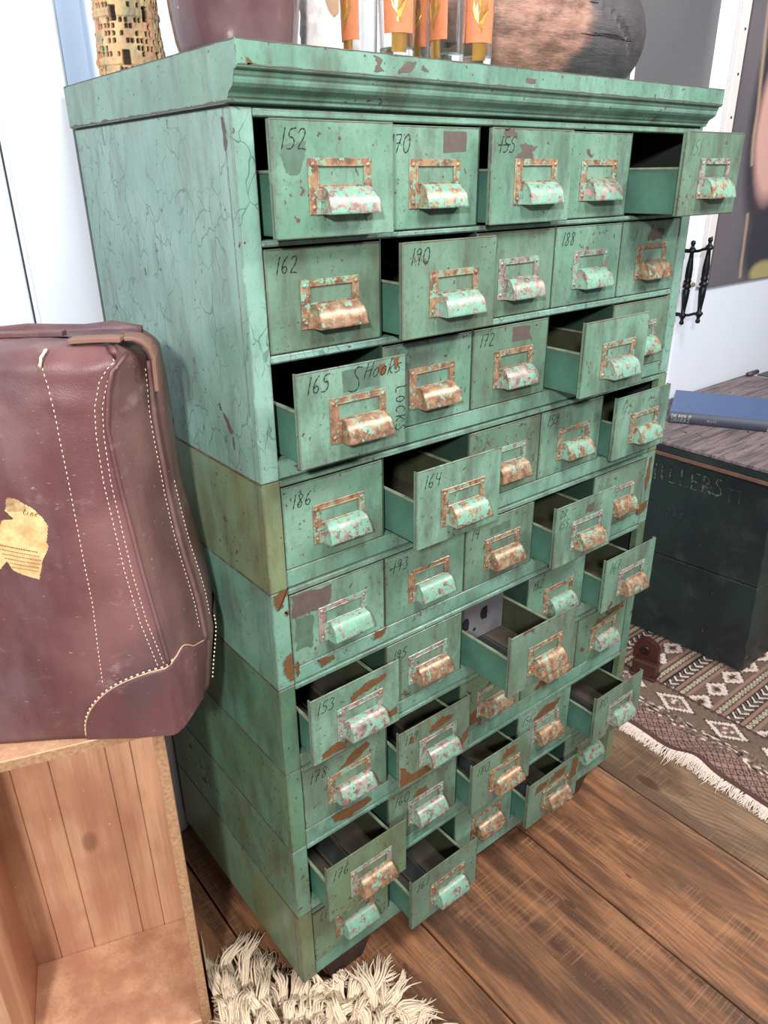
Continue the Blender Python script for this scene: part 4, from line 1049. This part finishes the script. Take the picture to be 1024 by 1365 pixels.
# corner protector: curved top edge on the front, wraps round the end
def captop(t):
    if t <= 0: 
        x = max(-.129, t); return .822 - .11 * (1 - math.sqrt(max(0, 1 - (x / .129) ** 2)))
    f = min(1, t / .09); return .824 + .010 * math.sin(min(1, f * 1.6) * math.pi) - .35 * max(0, t - .03)
mb = MB(); tc_ = [-.129 + .129 * (1 - math.cos(k / 28 * math.pi / 2)) for k in range(28)] + [.002 + .0048 * k for k in range(19)]; nz = 14; rows = []
edgepts = []
for t in tc_:
    zt_ = captop(t); col = []
    for j in range(nz + 1):
        z = ZB - .0006 + (zt_ - ZB) * j / nz; p = outline(t, z, .0022); col.append(len(mb.v)); mb.v.append((p.x, p.y, z))
    pe = outline(t, zt_, .0024); edgepts.append(Vector((pe.x, pe.y, zt_))); pin = outline(t, zt_ + .0006, -.001); col.append(len(mb.v)); mb.v.append((pin.x, pin.y, zt_ + .0006)); rows.append(col)
for i in range(len(rows) - 1):
    for j in range(nz + 1): mb.f.append((rows[i][j], rows[i + 1][j], rows[i + 1][j + 1], rows[i][j + 1])); mb.mi.append(0); mb.sm.append(j < nz)
world_child(mb, 'corner_protector', L4, bag)
mb = MB(); mb.tube(edgepts, .0011, 6); o = world_child(mb, 'protector_edge', plain('raw_leather_edge', lin(196, 160, 132), .8, 0, .2, 200), bag)
stitches([p + Vector((0, 0, .003)) for p in edgepts[:30]], 'edge_stitching', .0085, .0013, .5)
# rear protector at the end
mb = MB(); rows = []
for k in range(8):
    f = .66 + .05 * k; col = []
    for j in range(10):
        z = .712 + (.115 + .0 * k) * j / 9; p = outline(f * interp(DEP, z), z, .003); col.append(len(mb.v)); mb.v.append((p.x, p.y, z))
    rows.append(col)
for i in range(7):
    for j in range(9): mb.f.append((rows[i][j], rows[i + 1][j], rows[i + 1][j + 1], rows[i][j + 1])); mb.mi.append(0); mb.sm.append(True)
world_child(mb, 'corner_protector', L4, bag)
stitches([ept(.66, .715 + .01 * k, .004) for k in range(12)], 'edge_stitching', .007, .0012, .5)
# straps
def strap(P, w, th_, wdir, name, mat):
    mb = MB(); n = len(P); vs = []
    for i, p in enumerate(P):
        t_ = (P[min(i + 1, n - 1)] - P[max(i - 1, 0)]).normalized(); u = wdir - t_ * wdir.dot(t_); u.normalize(); nn = u.cross(t_)
        for a_, b in ((-1, -1), (1, -1), (1, 1), (-1, 1)): vs.append(p + u * (a_ * w / 2) + nn * (b * th_ / 2))
    fs = [(i * 4 + k, i * 4 + (k + 1) % 4, (i + 1) * 4 + (k + 1) % 4, (i + 1) * 4 + k) for i in range(n - 1) for k in range(4)] + [(3, 2, 1, 0), tuple(range(4 * n - 4, 4 * n))]
    mb.add(vs, fs, 0, False); o = world_child(mb, name, mat, bag); m_ = o.modifiers.new('b', 'BEVEL'); m_.width = .0012; m_.segments = 2; return o
def lp(s, q, z): p = B0 + RS * s + QS * q; return Vector((p.x, p.y, z))
Q3 = Vector((QS.x, QS.y, 0)); 
strap([lp(-.060 + .0085 * k, .028, 1.2685 + .0012 * math.sin(k / 8 * 3)) for k in range(8)], .020, .006, Q3, 'handle_tab', L3)
strap([lp(-.004, .050, 1.267), lp(.006, .052, 1.267), lp(.015, .055, 1.264), lp(.023, .058, 1.256), lp(.0275, .061, 1.243), lp(.0265, .064, 1.225), lp(.025, .068, 1.20)], .030, .005, Q3, 'end_strap', L3)
strap([lp(-.085 - .03 * k, .085 + .002 * math.sin(k * 2), 1.267) for k in range(10)], .016, .006, Q3, 'closing_frame', L1)
mb = MB(); P_ = [lp(-.087, -.006, 1.245), lp(-.085, -.005, 1.256), lp(-.081, .006, 1.263), lp(-.084, .010, 1.262), lp(-.089, -.004, 1.246)]; mb.tube(P_, .0016, 6); world_child(mb, 'knotted_thread', thread, bag)
# torn paper label
lab = [(-.235, 1.035), (-.205, 1.04), (-.1951, 1.0488), (-.1793, 1.0584), (-.1744, 1.0479), (-.1695, 1.058), (-.1546, 1.0594), (-.1633, 1.07), (-.1594, 1.0839), (-.1559, 1.0878), (-.144, 1.0843), (-.1379, 1.079), (-.1292, 1.0726), (-.1199, 1.06), (-.1157, 1.0484), (-.1208, 1.0267), (-.1195, 1.020), (-.1238, 1.0108), (-.1319, .9983), (-.1404, .9735), (-.1578, .981), (-.1709, .9904), (-.1749, 1.0025), (-.1846, .9921), (-.2057, 1.0018), (-.235, 1.0)]
rr = random.Random(2); out = []
for i in range(len(lab)):
    a_, b = lab[i], lab[(i + 1) % len(lab)]
    for k in range(3): f = k / 3; out.append((a_[0] + (b[0] - a_[0]) * f + rr.uniform(-.0006, .0006), a_[1] + (b[1] - a_[1]) * f + rr.uniform(-.0006, .0006)))
# grid-clipped label so that it follows the leather
def inside(x, y, P):
    c = False; j = len(P) - 1
    for i in range(len(P)):
        if (P[i][1] > y) != (P[j][1] > y) and x < (P[j][0] - P[i][0]) * (y - P[i][1]) / (P[j][1] - P[i][1]) + P[i][0]: c = not c
        j = i
    return c
mb = MB(); g = .0012; cols = {}; attr = []
PA, PB = lin(224, 196, 140), lin(196, 158, 108)
for i in range(int((.235 - .112) / g)):
    for j in range(int((1.09 - .97) / g)):
        s, z = -.235 + i * g, .97 + j * g
        if inside(s + g / 2, z + g / 2, out):
            q = []
            for a_, b in ((0, 0), (1, 0), (1, 1), (0, 1)):
                key = (i + a_, j + b)
                if key not in cols:
                    v = fpt(s + a_ * g, z + b * g, .0009); cols[key] = len(mb.v); mb.v.append(tuple(v))
                    n1 = MN.noise(Vector((s * 60, z * 60, 0))) + MN.noise(Vector((s * 200, z * 200, 3))) * .6; c = lerp3(PA, PB, n1 * .9 + .4)
                    if -.162 < s < -.138 and z > 1.068: c = lerp3(c, lin(120, 88, 70), .6 + n1 * .4)
                    attr.append(c)
                q.append(cols[key])
            mb.f.append(tuple(q)); mb.mi.append(0); mb.sm.append(True)
world_child(mb, 'paper_label', attr_mat('aged_paper', .8, 200, .12), bag, attr=attr)
lf = lambda u, v, o: tuple(fpt(u, v, .0016))
mb = MB(); write(mb, 'Line', -.1425, 1.066, .0075, .0007, .3, -.24, step=.6, frame=lf); o = world_child(mb, 'label_script', M['ink'], bag)
mb = MB(); rr = random.Random(8)
for ln in range(6):
    y0_ = 1.0255 - ln * .0058 + .0; x = -.182 + ln * .002 + (0 if ln else 0)
    while x < -.1345:
        w_ = rr.uniform(.001, .003); zz = y0_ - (x + .182) * .27
        if inside(x, zz, out) and inside(x + w_, zz - .002, out):
            h_ = .0011 if ln else .0016
            mb.add([lf(x, zz, 0), lf(x + w_, zz - w_ * .27, 0), lf(x + w_, zz - w_ * .27 + h_, 0), lf(x, zz + h_, 0)], [(0, 1, 2, 3)])
        x += w_ + .0009
o = world_child(mb, 'label_print', plain('print', lin(112, 84, 60), .8), bag); o['kind'] = 'stuff'

# ------------------------------------------------------------ things on top of the cabinet
ZC = 1.5705
# carved ceramic tower
def tower():
    mb = MB(); attr = []; nu, nv = 150, 190; R0, H = .047, .34
    for j in range(nv + 1):
        for i in range(nu):
            u, v = i / nu, j / nv; z = v * H; a = u * 2 * math.pi; r = R0 * (1 - .10 * v + .03 * math.sin(v * 20))
            row = int(z / .0085); big = MN.noise(Vector((math.cos(a) * 2.2, math.sin(a) * 2.2, z * 30)))
            cu_ = (u * 44) % 1; cv = (z / .0085) % 1; band = (row % 7) in (2,); depth = 0
            dens = MN.cell(Vector((int(u * 44) * 1.7, row * 2.3, 0.0)))
            if .22 < cu_ < .80 and .2 < cv < .8 and not band and dens > .12: depth = 1
            ubig = (u * 6 + .25 * (int(z / .055) % 2)) % 1; vbig = (z / .055) % 1
            if .40 < ubig < .60 and .3 < vbig < .62: depth = 1.4
            elif .36 < ubig < .64 and .26 < vbig < .66: depth = 0
            n = MN.noise(Vector((math.cos(a) * 9, math.sin(a) * 9, z * 160)))
            r += n * .0016 + (.0015 if band else 0) - depth * .0045
            c = lerp3(lin(214, 190, 142), lin(206, 150, 118), MN.noise(Vector((math.cos(a) * 3, math.sin(a) * 3, z * 40 + 5))) + .4); c = lerp3(c, lin(120, 128, 116), max(0, big) * .9)
            if depth: c = lin(46, 32, 26)
            mb.v.append((r * math.cos(a), r * math.sin(a), z)); attr.append(c)
    for j in range(nv):
        for i in range(nu): mb.f.append((j * nu + i, j * nu + (i + 1) % nu, (j + 1) * nu + (i + 1) % nu, (j + 1) * nu + i)); mb.mi.append(0); mb.sm.append(False)
    mb.f.append(tuple(range(nu))[::-1]); mb.f.append(tuple(range(nv * nu, nv * nu + nu))); mb.mi += [0, 0]; mb.sm += [False, False]
    o = mb.build('ceramic_tower', attr_mat('rough_ceramic', .8, 120, .15, .4), None, (.066, .405, ZC), attr); o.rotation_euler.z = .5
    tag(o, 'hand-built cream ceramic tower pierced with many tiny square windows', 'ceramic tower')
tower()
def glaze():
    m = NT('brown_glaze'); co = m.coord(); c = m.mix(m.ramp(m.noise(co, 9, 5), .35, .65), lin(92, 66, 70), lin(118, 92, 96))
    c = m.mix(m.ramp(m.noise(co, 40, 3), .70, .72), c, lin(190, 160, 140)); m.color(c); m.rough(.16); m.bump(m.noise(co, 18, 4), .2, .003); return m.m
mb = MB(); mb.lathe([(.05, 0), (.068, .001), (.074, .012), (.079, .03), (.083, .06), (.086, .10), (.086, .15), (.082, .19), (.075, .22), (.045, .24), (.03, .25), (.03, .28), (.036, .285), (.036, .30), (.026, .30)], (0, 0, 0), 64)
tag(mb.build('stoneware_jug', glaze(), None, (.128, .2, ZC)), 'large glossy brown glazed stoneware jug beside the ceramic tower', 'jug')
mb = MB(); attr = []; nu, nv = 120, 90; H = .28
for j in range(nv + 1):
    for i in range(nu):
        a = i / nu * 2 * math.pi; z = j / nv * H; r = .0430 + .0 * z + .003 * math.sin(z * 9); n = MN.noise(Vector((math.cos(a) * 4, math.sin(a) * 4, z * 70))) + .6 * MN.noise(Vector((math.cos(a) * 10, math.sin(a) * 10, z * 190))); r += n * .0022
        mb.v.append((r * math.cos(a), r * math.sin(a), z)); attr.append(lin(226, 220, 222))
for j in range(nv):
    for i in range(nu): mb.f.append((j * nu + i, j * nu + (i + 1) % nu, (j + 1) * nu + (i + 1) % nu, (j + 1) * nu + i)); mb.mi.append(0); mb.sm.append(True)
mb.f.append(tuple(range(nu))[::-1]); mb.f.append(tuple(range(nv * nu, nv * nu + nu))); mb.mi += [0, 0]; mb.sm += [False, False]
vz = mb.build('plaster_vase', plain('white_rough_plaster', lin(228, 222, 224), .85, 0, .04, 60, .6), None, (.2815, .2, ZC)); tag(vz, 'white rough-textured cylindrical vase with a bare brown star-shaped patch', 'vase')
mb = MB(); pa = math.atan2(-.8156 - .2, -.4404 - .2815) + .05
pts = [(-.3, .112), (-.18, .118), (-.02, .126), (.16, .115), (.34, .109), (.26, .092), (.22, .072), (.02, .066), (-.16, .074), (-.32, .088)]
cen_ = Vector((0, 0)); rim = []
for u, z in pts: rim.append((u, z))
ring1 = [(u * 1, (z - .093) * 1 + .093) for u, z in rim]; vs = []
for k in (1, .66, .33):
    for u, z in ring1: a = pa + u * k * .75; zz = .093 + (z - .093) * k; vs.append((0.0468 * math.cos(a), 0.0468 * math.sin(a), zz))
vs.append((0.0468 * math.cos(pa), 0.0468 * math.sin(pa), .093)); n = len(ring1); fs = []
for k in range(2):
    for i in range(n): fs.append((k * n + i, k * n + (i + 1) % n, (k + 1) * n + (i + 1) % n, (k + 1) * n + i))
for i in range(n): fs.append((2 * n + i, 2 * n + (i + 1) % n, 3 * n))
mb.add(vs, fs, 0, True); o = mb.build('bare_patch', plain('bare_clay', lin(176, 142, 118), .8, 0, .1, 60), vz); o['label'] = 'bare brown clay patch'
# glasses
gm = NT('clear_glass'); gm.b.inputs['Transmission Weight'].default_value = 1; gm.rough(.03); gm.b.inputs['IOR'].default_value = 1.45; gm.color((.97, .98, .98)); GLM = gm.m
gold = plain('gold_foil', lin(226, 176, 92), .28, .75, .15, 80); orl = plain('orange_leather', lin(196, 116, 76), .6, 0, .12, 120)
def drinking_glass(x, y, face, label, first=[None]):
    root = empty('drinking_glass', (x, y, ZC))
    H_ = .150; mb = MB(); mb.lathe([(.001, 0), (.0205, 0), (.0215, .003), (.0255, H_), (.0245, H_), (.0200, .012), (.001, .011)], (0, 0, 0), 72); mb.sm = [False] * len(mb.sm); mb.build('glass_body', GLM, root)
    def rad(z): return .0215 + (.0255 - .0215) * z / H_
    def patch(a0, a1, z0, z1, off, name, mat, n=12):
        mb = MB(); vs = []
        for k in range(n + 1):
            a = a0 + (a1 - a0) * k / n
            for z in (z0, z1):
                for d_ in (off, off + .0008): vs.append(((rad(z) + d_) * math.cos(a), (rad(z) + d_) * math.sin(a), z))
        fs = []
        for k in range(n):
            b = k * 4; fs += [(b, b + 4, b + 6, b + 2), (b + 1, b + 3, b + 7, b + 5), (b, b + 1, b + 5, b + 4), (b + 2, b + 6, b + 7, b + 3)]
        fs += [(0, 2, 3, 1), (n * 4, n * 4 + 1, n * 4 + 3, n * 4 + 2)]
        mb.add(vs, fs, 0, False); return mb.build(name, mat, root)
    patch(face - .84, face + .84, .026, .088, .0003, 'leather_label', orl)
    patch(face - .42, face + .42, .006, .094, -.0009, 'gold_band', gold)
    em = MB()
    shp = [[(-.40, .9), (-.46, .62), (-.34, .35), (-.14, .18), (-.06, .05), (.06, .05), (.14, .18), (.36, .35), (.46, .62), (.40, .92), (.30, .60), (.22, .82), (.16, .50), (.06, .62), (.10, .80), (-.02, .92), (-.16, .84), (-.10, .70), (-.04, .62), (-.16, .50), (-.22, .80), (-.30, .58)], [(-.14, .05), (-.04, .05), (-.05, -.08), (-.12, -.08)], [(.04, .05), (.14, .05), (.12, -.08), (.05, -.08)]]
    for s_ in shp:
        vs = []
        for u, w_ in s_:
            z = .040 + w_ * .036; a = face + u * .95; vs.append(((rad(z) + .0017) * math.cos(a), (rad(z) + .0017) * math.sin(a), z))
        em.add(vs, [tuple(range(len(vs)))])
    em.build('bird_emblem', gold, root)
    tag(root, label, 'glass', 'glasses with leather labels on the cabinet')
    return root
fc = lambda x, y: math.atan2(-.8156 - y, -.4404 - x)
drinking_glass(.2385, .078, fc(.2, .08) - .9, 'leftmost drinking glass with an orange label turned aside, touching the white vase')
drinking_glass(.2465, .013, fc(.25, .015) + .12, 'drinking glass in the front row with a full orange eagle label, left of the others')
drinking_glass(.3330, .082, fc(.33, .08) + .0, 'drinking glass in the second row, its orange eagle label half hidden')
drinking_glass(.3300, .012, fc(.33, .01) - .85, 'middle front drinking glass with its orange label turned to the left')
drinking_glass(.3810, .012, fc(.38, .01) + .25, 'rightmost drinking glass with orange eagle label, next to the charred log')
# charred log
def logmat():
    m = NT('charred_log'); co = m.coord(); n1 = m.noise(co, 7, 5); sep = m.n('ShaderNodeSeparateXYZ'); m.l(co, sep.inputs[0])
    g = m.math('ADD', sep.outputs[0], m.math('ADD', m.math('MULTIPLY', sep.outputs[2], -.9), m.math('MULTIPLY', n1, .28)))
    c = m.mix(m.ramp(m.noise(m.coord((1, 1.6, 2.6)), 18, 9, .72), .35, .65), lin(110, 80, 70), lin(170, 128, 112))
    c = m.mix(m.ramp(g, .125, .185), c, m.mix(m.noise(co, 30, 6), lin(44, 42, 46), lin(84, 78, 82)))
    crack = m.ramp(m.noise(m.coord((1, 4, 14)), 5, 4, .5), .66, .70); c = m.mix(crack, c, lin(24, 18, 18))
    m.color(c); m.rough(.5); m.bump(m.math('SUBTRACT', m.noise(m.coord((1, 3, 6)), 14, 8, .7), crack), .8, .004); return m.m
mb = MB(); nu, nv = 90, 110
for j in range(nv + 1):
    for i in range(nu):
        t_ = -1 + 2 * j / nv; a = i / nu * 2 * math.pi; rr_ = (max(0, 1 - abs(t_) ** 3.2)) ** .5; 
        y = .115 * rr_ * math.cos(a); z = .118 * rr_ * math.sin(a); x = .252 * t_
        n = MN.noise(Vector((x * 9, y * 9, z * 9))) * .010 + MN.noise(Vector((x * 30, y * 60, z * 60))) * .0022
        k = 1 + n / .12; cr = 0
        for za, sx, ex in ((.010, -.25, .02), (.022, -.02, .13)):
            zz = za - max(0, x - .02) * .5 + .006 * math.sin(x * 25)
            if y < 0 and sx < x < ex: cr += .010 * math.exp(-((z - zz) / .003) ** 2)
        mb.v.append((x, y * k + cr, max(-.098, z * k - (0)))) 
for j in range(nv):
    for i in range(nu): mb.f.append((j * nu + i, (j + 1) * nu + i, (j + 1) * nu + (i + 1) % nu, j * nu + (i + 1) % nu)); mb.mi.append(0); mb.sm.append(True)
lg = mb.build('charred_log', logmat(), None, (.715, .20, ZC + .0985)); tag(lg, 'big rounded log, brown left and charred black right, lying on top of the cabinet', 'log')
tagm = plain('white_card', lin(236, 234, 230), .6, 0, .03)
tg = empty('price_tag', (.953, .165, ZC + .11)); tag(tg, 'narrow white paper tag hanging on a thread at the charred end of the log', 'tag')
mb = MB(); mb.bbox((-.005, -.0005, -.105), (.008, .0005, -.045), .0003); mb.build('card', tagm, tg)
mb = MB(); mb.tube([(-.012, .01, .0), (-.002, 0, -.02), (.001, 0, -.046)], .0006, 5); mb.build('thread', thread, tg)
